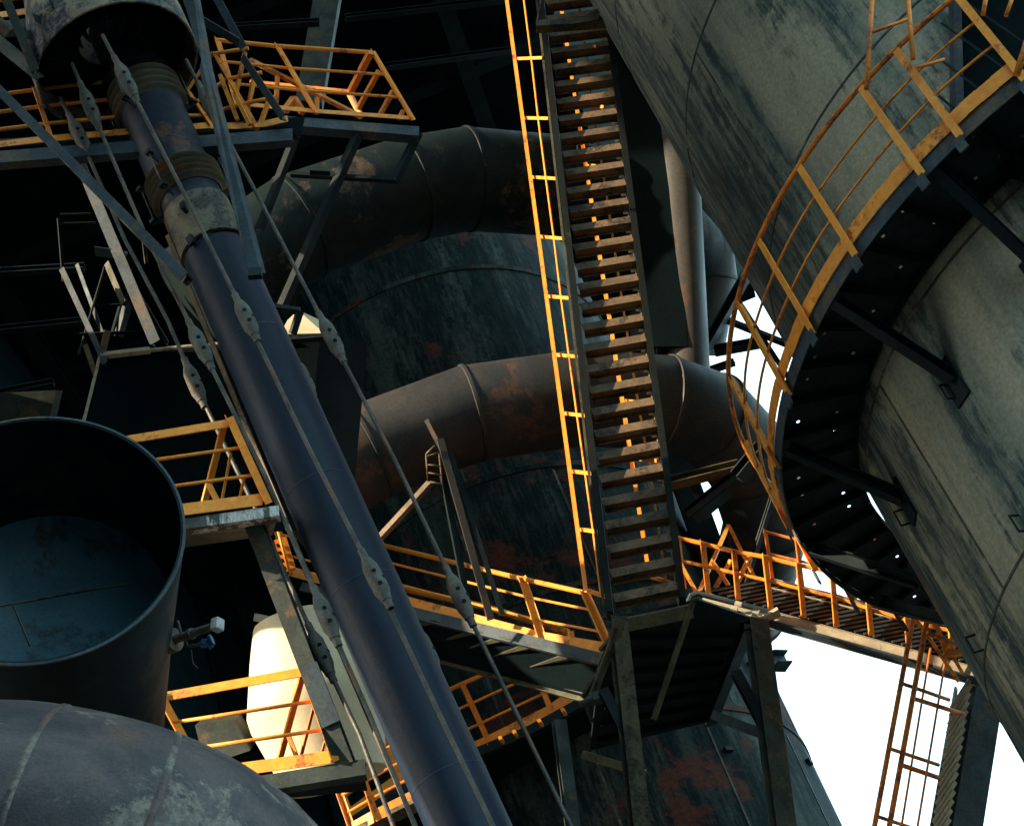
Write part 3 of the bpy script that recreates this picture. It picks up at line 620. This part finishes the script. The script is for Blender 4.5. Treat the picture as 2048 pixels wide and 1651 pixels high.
mb = MB(); mb.lathe(pp3(226), ax, [(RP + .01, 0), (RP + .01, (pp3(357) - pp3(226)).length)], 56); obj('middle_pipe', mb, BLUELT, bpip, frame=axisframe(pp3(226), ax))
mb = MB(); mb.lathe(pp3(60), ax, [(RP - .02, 0), (RP - .02, (pp3(150) - pp3(60)).length), (RP + .03, (pp3(152) - pp3(60)).length), (RP + .03, (pp3(160) - pp3(60)).length), (RP, (pp3(161) - pp3(60)).length), (RP, (pp3(180) - pp3(60)).length)], 56); obj('neck', mb, BLUELT, bpip, frame=axisframe(pp3(60), ax))
sx = C2W @ V((1, 0, 0)); sx = (sx - ax * sx.dot(ax)).normalized(); sz = C2W @ V((0, 0, 1)); sz = (sz - ax * sz.dot(ax)).normalized()
def pr_(y, ang, r):
    c = pp3(y); return c + (sx * math.cos(ang) + sz * math.sin(ang)) * r
for y in (170, 236, 345, 408):
    for an in (.15, 1.9, 3.3, 4.6):
        q = pr_(y, an, RP); o_ = (q - pp3(y)).normalized()
        mb = MB(); mb.prism([q - ax * .02, q + o_ * .15, q + ax * .05 + o_ * .13, q + ax * .09], o_.cross(ax) * .012); mb.beam(q + o_ * .12 - ax * .02, q + o_ * .12 + ax * .02, .07, .07); obj('bellows_lug', mb, DARK, bpip)
for y0, y1 in ((170, 240), (345, 412)):
    for an in (.15, 1.9, 3.3, 4.6):
        mb = MB(); mb.tube([pr_(y0, an, RP + .12), pr_(y1, an, RP + .12)], .010, 6); obj('bellows_rod', mb, RODM, bpip)
for i, y in enumerate((440, 455, 470, 488)):
    q = pr_(y, .05, RP + .02); o_ = (q - pp3(y)).normalized()
    mb = MB(); mb.beam(q, q + o_ * .13, .07, .016, up=ax); obj('collar_fin', mb, DARK, bpip)
q = pr_(452, 1.75, RP + .02); o_ = (q - pp3(452)).normalized()
mb = MB(); mb.prism([q - ax * .1, q + o_ * .07 - ax * .02, q + o_ * .07 + ax * .05, q + ax * .08], o_.cross(ax) * .04); obj('collar_fin', mb, DARK, bpip)
q = pr_(508, 1.95, RP + .01); mb = MB(); mb.beam(q - ax * .06, q + ax * .05, .07, .04); obj('collar_fin', mb, DARK, bpip)

# hood
hood = thing('pipe_hood', 'round hood with flaking brown and blue paint over the top of the blue pipe', 'hood', P(240, 140, 19.3))
hc = P(236, 136, 18.9); hax = ax; RH = .86
mb = MB(); prof = [(RH, 0), (RH + .006, -.012), (RH + .01, -.46), (RH - .05, -.52), (RH - .2, -1.3), (RH - .3, -2.5)]
prof2 = [(RH, 0), (RH - .02, 0), (RH - .02, -.42)]
mb.lathe(hc, hax, prof, 72); mb.lathe(hc, hax, prof2, 72)
obj('skirt', mb, HOODM, hood, frame=axisframe(hc, hax))
mb = MB(); mb.lathe(hc - hax * .42, hax, [(RH - .02, 0), (.3, 0.0)], 72); obj('ceiling_plate', mb, DARKER, hood)
for i in range(20):
    a = 2 * PI * i / 20; u1 = (sx * math.cos(a) + sz * math.sin(a))
    c0 = hc - hax * .41
    mb = MB(); mb.prism([c0 + u1 * .34, c0 + u1 * (RH - .03), c0 + u1 * (RH - .03) + hax * .12, c0 + u1 * .36 + hax * .30], u1.cross(hax) * .01); obj('gusset', mb, DARK, hood)

# tie rods
def rod(label, pts, tbs, r=.020, tr=.068):
    t = thing('tie_rod', label, 'tie rod', P(*pts[-1]), 'tie rods around the blue pipe')
    Q = [P(*p) for p in pts]; a = (Q[-1] - Q[0]).normalized()
    mb = MB(); mb.tube(Q, r, 10); obj('rod', mb, RODM, t)
    # locate turnbuckles along the polyline by picture row
    for (yc) in tbs:
        for (p0, p1) in zip(pts[:-1], pts[1:]):
            if p0[1] <= yc <= p1[1]:
                f = (yc - p0[1]) / (p1[1] - p0[1]); c = P(lerp(p0[0], p1[0], f), yc, lerp(p0[2], p1[2], f)); dr = (P(*p1) - P(*p0)).normalized(); sc = c - CAM
                k = sc.length / 18.0
                H = .225
                prof = [(r, -H - .09), (r + .012, -H - .09), (r + .012, -H - .01), (.034, -H), (.046, -H + .03), (tr, -H + .10), (tr + .003, 0), (tr, H - .10), (.050, H - .04), (.046, H), (.038, H + .005), (r + .014, H + .03), (r + .014, H + .08), (r, H + .08)]
                mb = MB(); mb.lathe(c, dr, prof, 20)
                tb = obj('turnbuckle', mb, CAST, t)
                vw = (CAM - c).normalized(); vw = (vw - dr * vw.dot(dr)).normalized(); sd = vw.cross(dr)
                for zz, an in ((-.045, .25), (.085, .25), (.02, 1.25)):
                    nn = vw * math.cos(an) + sd * math.sin(an)
                    h0 = c + dr * zz + nn * (tr - .02)
                    mb = MB(); mb.tube([h0, h0 + nn * .024], .020, 12); obj('bolt_hole', mb, BLACK, tb)
                break
rod('tie rod in front of the blue pipe, its lowest turnbuckle right of the pipe centre', [(205, 70, 18.2), (268, 190, 17.9), (375, 400, 17.2), (493, 636, 16.3), (620, 900, 15.4), (752, 1158, 14.6), (880, 1430, 14.0), (1000, 1680, 13.4)], (160, 636, 1158))
rod('tie rod along the left front edge of the blue pipe', [(144, 127, 18.5), (180, 213, 18.3), (290, 468, 17.3), (401, 690, 16.6), (530, 950, 15.8), (652, 1232, 15.0), (740, 1430, 14.5), (850, 1700, 13.9)], (213, 690, 1232))
rod('leftmost tie rod, passing behind the upper orange railed landing', [(120, 195, 18.9), (159, 272, 18.7), (250, 480, 17.9), (335, 640, 17.5), (389, 766, 17.1), (520, 1035, 16.3), (642, 1305, 15.5), (720, 1470, 15.0), (805, 1700, 14.4)], (272, 766, 1305))
rod('rightmost tie rod, standing clear of the blue pipe on its right', [(372, 120, 18.6), (418, 208, 18.3), (520, 400, 17.6), (663, 675, 16.8), (790, 920, 16.1), (919, 1192, 15.4), (1030, 1420, 14.9), (1165, 1700, 14.3)], (208, 675, 1192))
rod('tie rod tucked just behind the right edge of the blue pipe', [(360, 215, 19.1), (390, 284, 18.9), (480, 500, 18.2), (608, 758, 17.3), (720, 1020, 16.5), (853, 1300, 15.7), (930, 1470, 15.2), (1030, 1700, 14.6)], (284, 758, 1300))
# slim conduits beside pipe
cd = thing('conduit_strip', 'narrow steel strip running along the left side of the blue pipe in sunlight', 'conduit', P(600, 1120, 16.2))
mb = MB(); mb.beam(P(335, 470, 18), P(620, 1160, 16), .05, .02); mb.beam(P(620, 1160, 16), P(835, 1660, 14.6), .04, .02); obj('strip', mb, TREAD, cd)
cd2 = thing('conduit_pipe', 'pair of slim dark conduits hugging the right side of the blue pipe', 'conduit', P(1000, 1651, 14.9))
for s in (0, 12):
    mb = MB(); mb.tube([P(505 + s, 560, 17.6), P(760 + s * .8, 1120, 15.9), P(1020 + s, 1700, 14.6)], .016, 8); obj('conduit', mb, BEAM, cd2)

# big struts
s1 = thing('diagonal_strut', 'wide two-tone steel strut crossing from the left edge to the pipe collar', 'strut', P(370, 545, 16.8))
mb = MB(); mb.channel(P(-20, 150, 18.4), P(382, 552, 16.7), .09, .15, .012, up=C2W @ V((0, .2, 1))); obj('channel_section', mb, BEAM, s1)
mb = MB(); mb.beam(P(50, 232, 18.0), P(370, 558, 16.75), .015, .10, up=C2W @ V((.6, .6, .4))); obj('beige_flange', mb, BEIGEC, s1)  # beige flange on the blue-grey channel
s2 = thing('flat_strut', 'broad blue flat strut dropping from the hood down the right side of the pipe', 'strut', P(515, 550, 16.8))
mb = MB(); mb.prism(L2([(352, -40, 18.1), (385, -40, 18.1), (402, 50, 17.9), (418, 140, 17.7), (523, 545, 16.7), (498, 550, 16.7), (398, 140, 17.7), (402, 120, 17.7), (375, 30, 17.95)]), C2W @ V((.03, 0, -.10))); obj('plate', mb, BEAM, s2, bev=.006)
mb = MB(); mb.beam(P(497, 548, 16.6), P(524, 546, 16.6), .06, .1); obj('end_plate', mb, DARK, s2)
s3 = thing('roof_strut_pair', 'two thin grey struts meeting above the orange rail right of the hood', 'strut', P(472, 95, 19))
for a, b, w in (((410, -30, 19.2), (480, 100, 19), 16), ((395, 45, 19.2), (478, 95, 19), 20), ((480, 120, 19), (560, 240, 18.6), 16)):
    member(s3, 'brace', P(*a), P(*b), R(w, 19), R(w, 19), BEAM, 'angle')
s4 = thing('corner_struts', 'grey angle struts in the top left corner in front of the hood side', 'strut', P(60, 150, 18.4))
for a, b, w in (((-5, -20, 18.4), (62, 145, 18.2), 18), ((-10, 95, 18.6), (70, 160, 18.4), 34), ((20, 60, 18.7), (-20, 20, 18.7), 20)):
    member(s4, 'brace', P(*a), P(*b), R(w, 18.4), R(w, 18.4) * .7, BEAMG, 'angle')

# ================================================================== TOP LEFT PLATFORMS
def pf(name, label, posts, fr=(.34, .67, 1.0), beam_off=None, m=ORANGE, **k):
    t = thing(name, label, 'walkway', P(*posts[-1][0]))
    rails(t, [(P(*a), P(*b)) for a, b in posts], fr, m=m, **k); return t
u1 = pf('upper_landing', 'orange railed landing with blue edge beam passing behind the hood at upper left', [((-40, 300, 18.6), (-75, 200, 19.1)), ((100, 284, 18.7), (65, 180, 19.2)), ((100 + 180, 268, 18.8), (245, 160, 19.3)), ((420, 256, 18.9), (372, 185, 19.3)), ((512, 262, 18.9), (424, 108, 19.4)), ((580, 246, 18.9), (497, 97, 19.4))], fr=(.34, .67, 1.0), toe=True, toe_h=.1, rr=.022, skip=(2, 5), pw=.05)
mb = MB(); mb.channel(P(-60, 318, 18.5), P(585, 268, 18.7), .1, .19, .014, flip=-1); obj('edge_beam', mb, BEAM, u1)
mb = MB(); mb.prism(L2([(-60, 300, 18.6), (580, 252, 18.8), (600, 280, 20), (540, 440, 19), (-60, 460, 18.2)][:3] + [(610, 235, 20.2), (-60, 285, 20)]), Z * .02); obj('deck_plate', mb, DARKER, u1)
for a, b in (((470, 190, 18.9), (500, 250, 18.8)), ((440, 150, 19.1), (475, 240, 18.9)), ((490, 105, 19.3), (470, 195, 19.2)), ((540, 195, 19.2), (520, 250, 19)), ((510, 146, 19.2), (495, 225, 19.1))):
    mb = MB(); mb.beam(P(*a), P(*b), .04, .04); obj('brace', mb, ORANGE, u1)
u0 = pf('top_corner_landing', 'small orange railed corner landing in the extreme top left', [((-40, 42, 19.5), (-60, -60, 20)), ((62, 28, 19.4), (66, -70, 20))], toe=True, toe_h=.1)
mb = MB(); mb.channel(P(-60, 58, 19.3), P(64, 45, 19.3), .1, .17, flip=-1); obj('edge_beam', mb, BEAM, u0)
u2 = pf('far_landing', 'far orange railed landing with diagonal braces high left of the stair', [((470, 212, 20.6), (430, 80, 21.1)), ((628, 228, 20.6), (549, 92, 21.2)), ((822, 242, 20.7), (741, 105, 21.3))], toe=True, toe_h=.07, rr=.018, pw=.06, topr=.026)
for a, b, w in (((500, 120, 21.1), (722, 234, 20.8), 8), ((741, 105, 21.2), (699, 188, 21.6), 12), ((699, 188, 21.6), (723, 234, 21.4), 10), ((758, 142, 21.2), (716, 218, 21.4), 9), ((786, 182, 21), (758, 234, 20.9), 8), ((806, 222, 20.9), (797, 238, 20.8), 7), ((570, 222, 20.7), (588, 197, 20.8), 12), ((588, 197, 20.8), (606, 226, 20.7), 12), ((634, 196, 20.8), (634, 228, 20.7), 7), ((555, 152, 21), (552, 215, 20.8), 7),
                ((700, 185, 21.6), (500, 165, 21.8), 8)):
    mb = MB(); mb.beam(P(*a), P(*b), R(w, 21), R(w, 21)); obj('brace', mb, ORANGE2, u2)
mb = MB(); mb.channel(P(560, 240, 20.5), P(838, 262, 20.6), .12, .17, .014, flip=-1); obj('edge_beam', mb, BEAM, u2)
for a, b, w in (((838, 262, 20.6), (790, 362, 20.4), 14), ((792, 360, 20.4), (580, 348, 20.6), 10), ((718, 262, 20.5), (560, 620, 19.8), 16), ((590, 275, 20.5), (520, 455, 20), 14), ((620, 350, 20.4), (660, 352, 20.4), 12)):
    member(u2, 'hanger', P(*a), P(*b), R(w, 20.5), R(w, 20.5), DARK, 'angle')
# pale column high behind
mb = MB(); mb.beam(P(665, -60, 30), P(618, 215, 28.5), .42, .3, up=C2W @ V((0, 0, 1)))
solo('pale_roof_column', mb, BEAMG, 'pale green roof column fading into the dark above the far landing', 'column')
for i, (a, b) in enumerate((((690, 42, 28), (1020, 4, 29)), ((770, 140, 28), (1030, 105, 29)), ((0, 550, 24), (170, 540, 24)), ((0, 665, 24), (170, 648, 24)), ((0, 792, 24), (110, 770, 24)), ((470, 60, 27), (640, 50, 27)))):
    mb = MB(); mb.channel(P(*a), P(*b), .1, .10)
    lab = ['thin faint beam crossing the black background at the top centre', 'lower thin faint beam below the top centre one', 'uppermost faint beam at the left edge', 'middle faint beam at the left edge', 'lowest faint beam at the left edge just above the big open pipe', 'faint beam end behind the struts beside the hood'][i]
    solo('background_beam', mb, DARK, lab, 'beam')

# ================================================================== LEFT LATTICE + BOX
lf = thing('lattice_tower', 'dim blue grey lattice frame standing on the black duct box at left', 'frame', P(250, 700, 18.8))
for a, b, w, m in (((118, 540, 19), (205, 730, 18.6), 12, BEAM), ((150, 330, 19.6), (300, 690, 18.8), 22, BEAM), ((208, 530, 19.3), (242, 610, 19), 14, OLIVE), ((160, 710, 18.8), (212, 535, 19.3), 5, DARK), ((150, 530, 19.4), (205, 680, 18.9), 8, BEAM), ((190, 615, 19.2), (242, 612, 19.2), 6, DARK), ((240, 612, 19.1), (225, 665, 18.9), 5, DARK), ((262, 580, 19.1), (236, 670, 18.9), 14, BEAM),
                   ((160, 672, 18.9), (315, 666, 18.9), 8, DARK), ((165, 690, 18.8), (200, 790, 18.6), 10, TREAD), ((240, 535, 19.2), (330, 690, 18.9), 10, BEAM), ((190, 512, 19.3), (250, 520, 19.3), 24, BEAM), ((210, 715, 18.7), (222, 662, 18.7), 14, TREAD), ((120, 432, 19.8), (180, 430, 19.8), 5, DARK), ((120, 450, 19.8), (190, 448, 19.8), 5, DARK),
                   ((115, 435, 19.8), (125, 560, 19.4), 6, DARK), ((283, 470, 19), (290, 525, 18.9), 7, OLIVE)):
    member(lf, 'brace', P(*a), P(*b), R(w, a[2]), R(w, a[2]), m, 'angle')
bx = thing('duct_box', 'black steel duct box with a thin pale lip painted in as sunlit top and left edges', 'duct', P(300, 1000, 18.5))
mb = MB(); mb.prism(L2([(200, 714, 18.7), (640, 672, 18.7), (600, 1060, 18), (100, 1090, 18)]), C2W @ V((.4, 0, -1.2))); obj('casing', mb, DARKER, bx)
mb = MB(); mb.beam(P(202, 711, 18.65), P(300, 700, 18.65), .06, .05); mb.beam(P(200, 712, 18.65), P(163, 860, 18.3), .02, .03); mb.beam(P(300, 700, 18.65), P(560, 676, 18.65), .03, .03); obj('lip', mb, PALE, bx)  # pale strips painted in for sunlit box edges
mb = MB(); mb.prism(L2([(560, 668, 18.3), (648, 666, 18.3), (632, 636, 18.4), (596, 620, 18.4), (575, 640, 18.4)]), C2W @ V((0, 0, -.3)))
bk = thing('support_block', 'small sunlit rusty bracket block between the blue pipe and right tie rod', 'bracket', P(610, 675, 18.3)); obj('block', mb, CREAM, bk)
for a, b in (((528, 612, 18.2), (600, 622, 18.2)), ((600, 622, 18.2), (585, 668, 18.2)), ((555, 682, 18.2), (655, 674, 18.2))):
    member(bk, 'plate', P(*a), P(*b), .07, .05, DARK)
mb = MB(); mb.prism(L2([(0, 785, 20), (112, 780, 20), (98, 840, 20), (0, 860, 20)]), C2W @ V((0, 0, -.3))); solo('green_panel', mb, BEAMG, 'dull green steel panel at the left edge above the open pipe', 'panel')

# ================================================================== LEFT RAILED LANDINGS + COLUMN
l1 = thing('middle_left_landing', 'orange railed landing with paint-dripped edge beam beside the big open pipe', 'walkway', P(555, 1015, 15.55))
pr = [(P(300, 1040, 15.55), P(215, 873, 16.05)), (P(530, 1010, 15.55), P(452, 838, 16.05))]
rails(l1, pr, (.34, .66), toe=True, toe_h=.13, pw=.07, rr=.017)
member(l1, 'top_rail', P(222, 876, 16.05), P(456, 838, 16.05), .07, .09, ORANGE, 'angle', up=-Z)
for a, b, w in (((448, 850, 16.05), (404, 1022, 16.25), 13), ((418, 970, 15.85), (440, 1012, 15.65), 14), ((462, 905, 15.95), (443, 1005, 15.95), 5), ((490, 950, 15.75), (476, 1008, 15.75), 5), ((232, 876, 16.05), (246, 900, 15.95), 12)):
    member(l1, 'brace', P(*a), P(*b), R(w, 15.65), R(w, 15.65) * .6, ORANGE, 'beam')
mb = MB(); mb.channel(P(290, 1058, 15.50), P(558, 1020, 15.50), .09, .115, .012, flip=-1); obj('edge_beam', mb, DRIP, l1)
mb = MB(); mb.prism(L2([(290, 1066, 15.55), (556, 1030, 15.55), (545, 1070, 16.65), (290, 1105, 16.65)]), Z * .02); obj('deck_plate', mb, DARK, l1)
l2 = thing('lower_left_landing', 'orange railed landing in front of the sunlit cream casing at lower left', 'walkway', P(730, 1530, 14.9))
pr = [(P(405, 1560, 15.1), P(309, 1382, 15.6)), (P(665, 1525, 15), P(600, 1335, 15.5))]
rails(l2, pr, (.34, .64), toe=True, toe_h=.12, pw=.065, rr=.017)
member(l2, 'top_rail', P(308, 1387, 15.6), P(602, 1334, 15.5), .07, .09, ORANGE, 'angle', up=-Z)
for a, b, w in (((606, 1345, 15.6), (556, 1530, 15.8), 12), ((577, 1470, 15.6), (597, 1523, 15.5), 9), ((627, 1415, 15.5), (600, 1520, 15.6), 6), ((652, 1475, 15.3), (640, 1516, 15.3), 5)):
    member(l2, 'brace', P(*a), P(*b), R(w, 15.6), R(w, 15.6) * .6, ORANGE2, 'beam')
mb = MB(); mb.channel(P(420, 1582, 14.95), P(730, 1532, 14.95), .1, .15, .014, flip=-1); obj('edge_beam', mb, BEAMG, l2)
mb = MB(); mb.prism(L2([(420, 1575, 15), (725, 1535, 15), (735, 1580, 16), (420, 1610, 16)]), Z * .02); obj('deck_plate', mb, DARK, l2)
c1 = thing('landing_column', 'grey green steel column linking the two left railed landings', 'column', P(700, 1520, 15))
mb = MB(); mb.ibeam(P(503, 1034, 15.98), P(694, 1532, 15.05), .15, .15, .012, up=C2W @ V((0, 0, 1))); obj('shaft', mb, BEAMG, c1)
mb = MB(); mb.beam(P(616, 1330, 15.3), P(662, 1448, 15.1), .165, .02, up=C2W @ V((0, 0, 1))); obj('splice_plate', mb, BEAM, c1)
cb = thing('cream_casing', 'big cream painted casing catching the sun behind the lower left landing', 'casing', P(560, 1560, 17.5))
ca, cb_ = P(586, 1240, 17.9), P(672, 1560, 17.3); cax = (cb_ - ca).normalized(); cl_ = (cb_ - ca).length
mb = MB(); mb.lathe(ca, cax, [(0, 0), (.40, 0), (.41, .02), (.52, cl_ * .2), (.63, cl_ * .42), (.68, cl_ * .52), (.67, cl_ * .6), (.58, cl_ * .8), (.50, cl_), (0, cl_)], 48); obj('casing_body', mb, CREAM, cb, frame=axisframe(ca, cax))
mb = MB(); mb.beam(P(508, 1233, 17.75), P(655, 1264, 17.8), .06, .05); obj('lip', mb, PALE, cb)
for k, (a, b) in enumerate((((478, 1375, 17.4), (640, 1420, 17.4)),)):
    pass
mb = MB(); mb.prism(L2([(390, 1450, 17.6), (470, 1440, 17.6), (500, 1500, 17.4), (410, 1530, 17.4)]), C2W @ V((0, 0, -.4))); solo('grey_bracket_plate', mb, BEAMG, 'dull grey steel plate between the curved pipe and cream casing', 'plate')

# ================================================================== OPEN PIPE (cup) lower-left
cup = thing('open_pipe', 'huge open-ended dark pipe with blue inside at the left edge', 'pipe', P(60, 1400, 11.5))
mc = P(66, 1069, 11.0)
maj = 297 / F * 11.0
incl = math.radians(39)
tl = math.radians(9)
# inward axis in camera axes: away from the viewer and down
inax = C2W @ V((-math.sin(tl) * math.sin(incl), -math.cos(tl) * math.sin(incl), -math.cos(incl))); inax.normalize()
mb = MB(); mb.lathe(mc, inax, [(maj, 0), (maj + .006, .004), (maj - .02, .25), (maj - .12, 1.1), (maj - .24, 2.4)], 96); obj('outer_wall', mb, CUPO, cup, frame=axisframe(mc, inax))
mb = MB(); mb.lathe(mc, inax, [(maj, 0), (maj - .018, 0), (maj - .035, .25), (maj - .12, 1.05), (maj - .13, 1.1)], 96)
obj('inner_wall', mb, CUPO, cup, frame=axisframe(mc, inax))  # shade put into the colour: inner wall kept dark
mb = MB(); mb.lathe(mc, inax, [(maj - .13, .9), (maj * .75, 1.02), (maj * .5, 1.10), (maj * .25, 1.15), (0, 1.16)], 96); obj('inner_head', mb, CUPI, cup, frame=axisframe(mc, inax))  # brighter blue stands for light falling on the inner end
mb = MB(); mb.lathe(mc, inax, [(maj - .004, -.006), (maj + .012, -.004), (maj + .012, .012), (maj - .004, .012)], 96); obj('rim', mb, BEAM, cup)
def cupin(px, py, dep=1.0):
    # ray onto plane at depth dep inside
    d = P(px, py, 1) - CAM; pl = mc + inax * dep; t = (pl - CAM).dot(inax) / d.dot(inax); return CAM + d * t
def headray(px, py):
    dep = 1.0
    for _ in range(8):
        q = cupin(px, py, dep); rr_ = ((q - mc) - inax * (q - mc).dot(inax)).length
        pr2 = [(0, 1.16), (maj * .25, 1.15), (maj * .5, 1.10), (maj * .75, 1.02), (maj - .13, .9)]
        for (r0, z0), (r1, z1) in zip(pr2[:-1], pr2[1:]):
            if r0 <= rr_ <= r1 or r1 == maj - .13: dep = lerp(z0, z1, min(1, (rr_ - r0) / (r1 - r0))) - .006; break
    return cupin(px, py, dep)
for (x0, y0), (x1, y1) in (((-60, 1222), (150, 1184)), ((150, 1184), (262, 1166)), ((26, 1207), (60, 1290))):
    mb = MB(); mb.tube([headray(lerp(x0, x1, k / 8), lerp(y0, y1, k / 8)) for k in range(9)], .0055, 6); obj('weld_seam', mb, BEIGEC, cup)

# nozzle with valve
nz = thing('sampling_nozzle', 'small flanged nozzle with light grey cap and blue valve on the open pipe side', 'valve', P(350, 1280, 11.9))
n0, n1 = P(335, 1283, 11.9), P(432, 1250, 11.7); na = (n1 - n0).normalized()
mb = MB(); mb.lathe(n0, na, [(0, 0), (.085, 0), (.085, .03), (.05, .03), (.05, .05), (.08, .05), (.08, .07), (.03, .07), (.03, .20), (.038, .20), (.038, .22), (.028, .22), (.026, (n1 - n0).length - .01), (0, (n1 - n0).length - .01)], 24); obj('body', mb, RODM, nz)
mb = MB(); mb.beam(n1 - na * .02, n1 + na * .045, .075, .085); obj('cap', mb, GREYP, nz, bev=.008)
mb = MB(); mb.tube([P(371, 1282, 11.85), P(374, 1292, 11.85), P(400, 1288, 11.8)], .012, 8); mb.tube([P(382, 1298, 11.85), P(386, 1325, 11.85), P(395, 1335, 11.85)], .004, 6); mb.tube([P(355, 1240, 11.85), P(362, 1265, 11.85)], .010, 6); obj('small_pipe', mb, RODM, nz)
mb = MB(); mb.lathe(P(400, 1290, 11.78), C2W @ V((.8, .4, 0)), [(0, 0), (.02, 0), (.032, .03), (.02, .06), (.038, .075), (.038, .09), (0, .09)], 16); mb.tube([P(415, 1285, 11.78), P(424, 1295, 11.78)], .02, 8); obj('valve', mb, VBLUE, nz)

# ================================================================== FOREGROUND CURVED PIPE
fp = thing('foreground_pipe', 'scuffed grey curved pipe filling the bottom left corner', 'pipe', P(200, 1900, 8.8))
rad = .90
cpts = [(-420, 1700, 8.6), (-120, 1760, 8.6), (60, 1800, 8.6), (235, 1835, 8.65), (370, 1905, 8.8), (450, 2020, 9.1), (500, 2200, 9.6)]
cpts = [(-420, 1765, 8.6), (-60, 1778, 8.6), (55, 1785, 8.6), (210, 1822, 8.6), (330, 1885, 8.7), (395, 1975, 8.9), (420, 2200, 9.4)]
Q = L2(cpts)
# smooth subdivision of the centre line
def cr(Q, n=5):
    out = []
    for i in range(len(Q) - 1):
        a = Q[max(i - 1, 0)]; b = Q[i]; c = Q[i + 1]; d = Q[min(i + 2, len(Q) - 1)]
        for k in range(n):
            t = k / n; out.append(.5 * ((2 * b) + (c - a) * t + (2 * a - 5 * b + 4 * c - d) * t * t + (3 * b - a - 3 * c + d) * t ** 3))
    return out + [Q[-1]]
mb = MB(); mb.tube(cr(Q), rad, 72); obj('pipe_shell', mb, FORE, fp)
for i in (2, 3, 4):
    tg = (Q[i + 1] - Q[i - 1]).normalized()
    mb = MB(); mb.lathe(Q[i] - tg * .02, tg, [(rad * .998, 0), (rad + .006, .012), (rad + .006, .028), (rad * .998, .04)], 72); obj('weld_seam', mb, FORE, fp)

off = (C2W @ V((.0, .42, .907))).normalized() * (rad + .002)
mb = MB(); mb.tube([q + off for q in cr(Q)[4:26]], .006, 6); obj('weld_seam', mb, FORE, fp)
# ================================================================== LIGHT, SKY, CAMERA
s_cam = V((-.92, .30, .10)); s_w = (C2W @ s_cam).normalized()
el = math.asin(s_w.z); az = math.atan2(s_w.x, s_w.y)
W = bpy.data.worlds.new('World'); S.world = W; W.use_nodes = True
nt = W.node_tree; bg = nt.nodes['Background']; sk = nt.nodes.new('ShaderNodeTexSky'); sk.sky_type = 'NISHITA'; sk.sun_disc = False
sk.sun_elevation = el; sk.sun_rotation = az; sk.air_density = 1.0; sk.dust_density = 3.0; sk.ozone_density = 1.0
hz = nt.nodes.new('ShaderNodeMix'); hz.data_type = 'RGBA'; hz.inputs[0].default_value = .62
nt.links.new(sk.outputs[0], hz.inputs[6]); hz.inputs[7].default_value = (5.2, 8.5, 9.3, 1)
nt.links.new(hz.outputs[2], bg.inputs[0]); bg.inputs[1].default_value = .13
ld_ = bpy.data.lights.new('sun', 'SUN'); ld_.energy = 4.0; ld_.angle = math.radians(.5); ld_.color = (1, .80, .55)
so = bpy.data.objects.new('sun', ld_); COL.objects.link(so); so.rotation_euler = s_w.to_track_quat('Z', 'Y').to_euler()
cam = bpy.data.cameras.new('camera'); co = bpy.data.objects.new('camera', cam); COL.objects.link(co)
cam.sensor_width = 36; cam.lens = F / 2048 * 36; cam.clip_end = 2000; cam.clip_start = .05
mm = C2W.to_4x4(); mm.translation = CAM; co.matrix_world = mm
S.camera = co
S.view_settings.view_transform = 'Standard'; S.view_settings.look = 'None'; S.view_settings.exposure = 1.65; S.view_settings.gamma = 1
S.render.engine = 'CYCLES'
S.cycles.max_bounces = 6
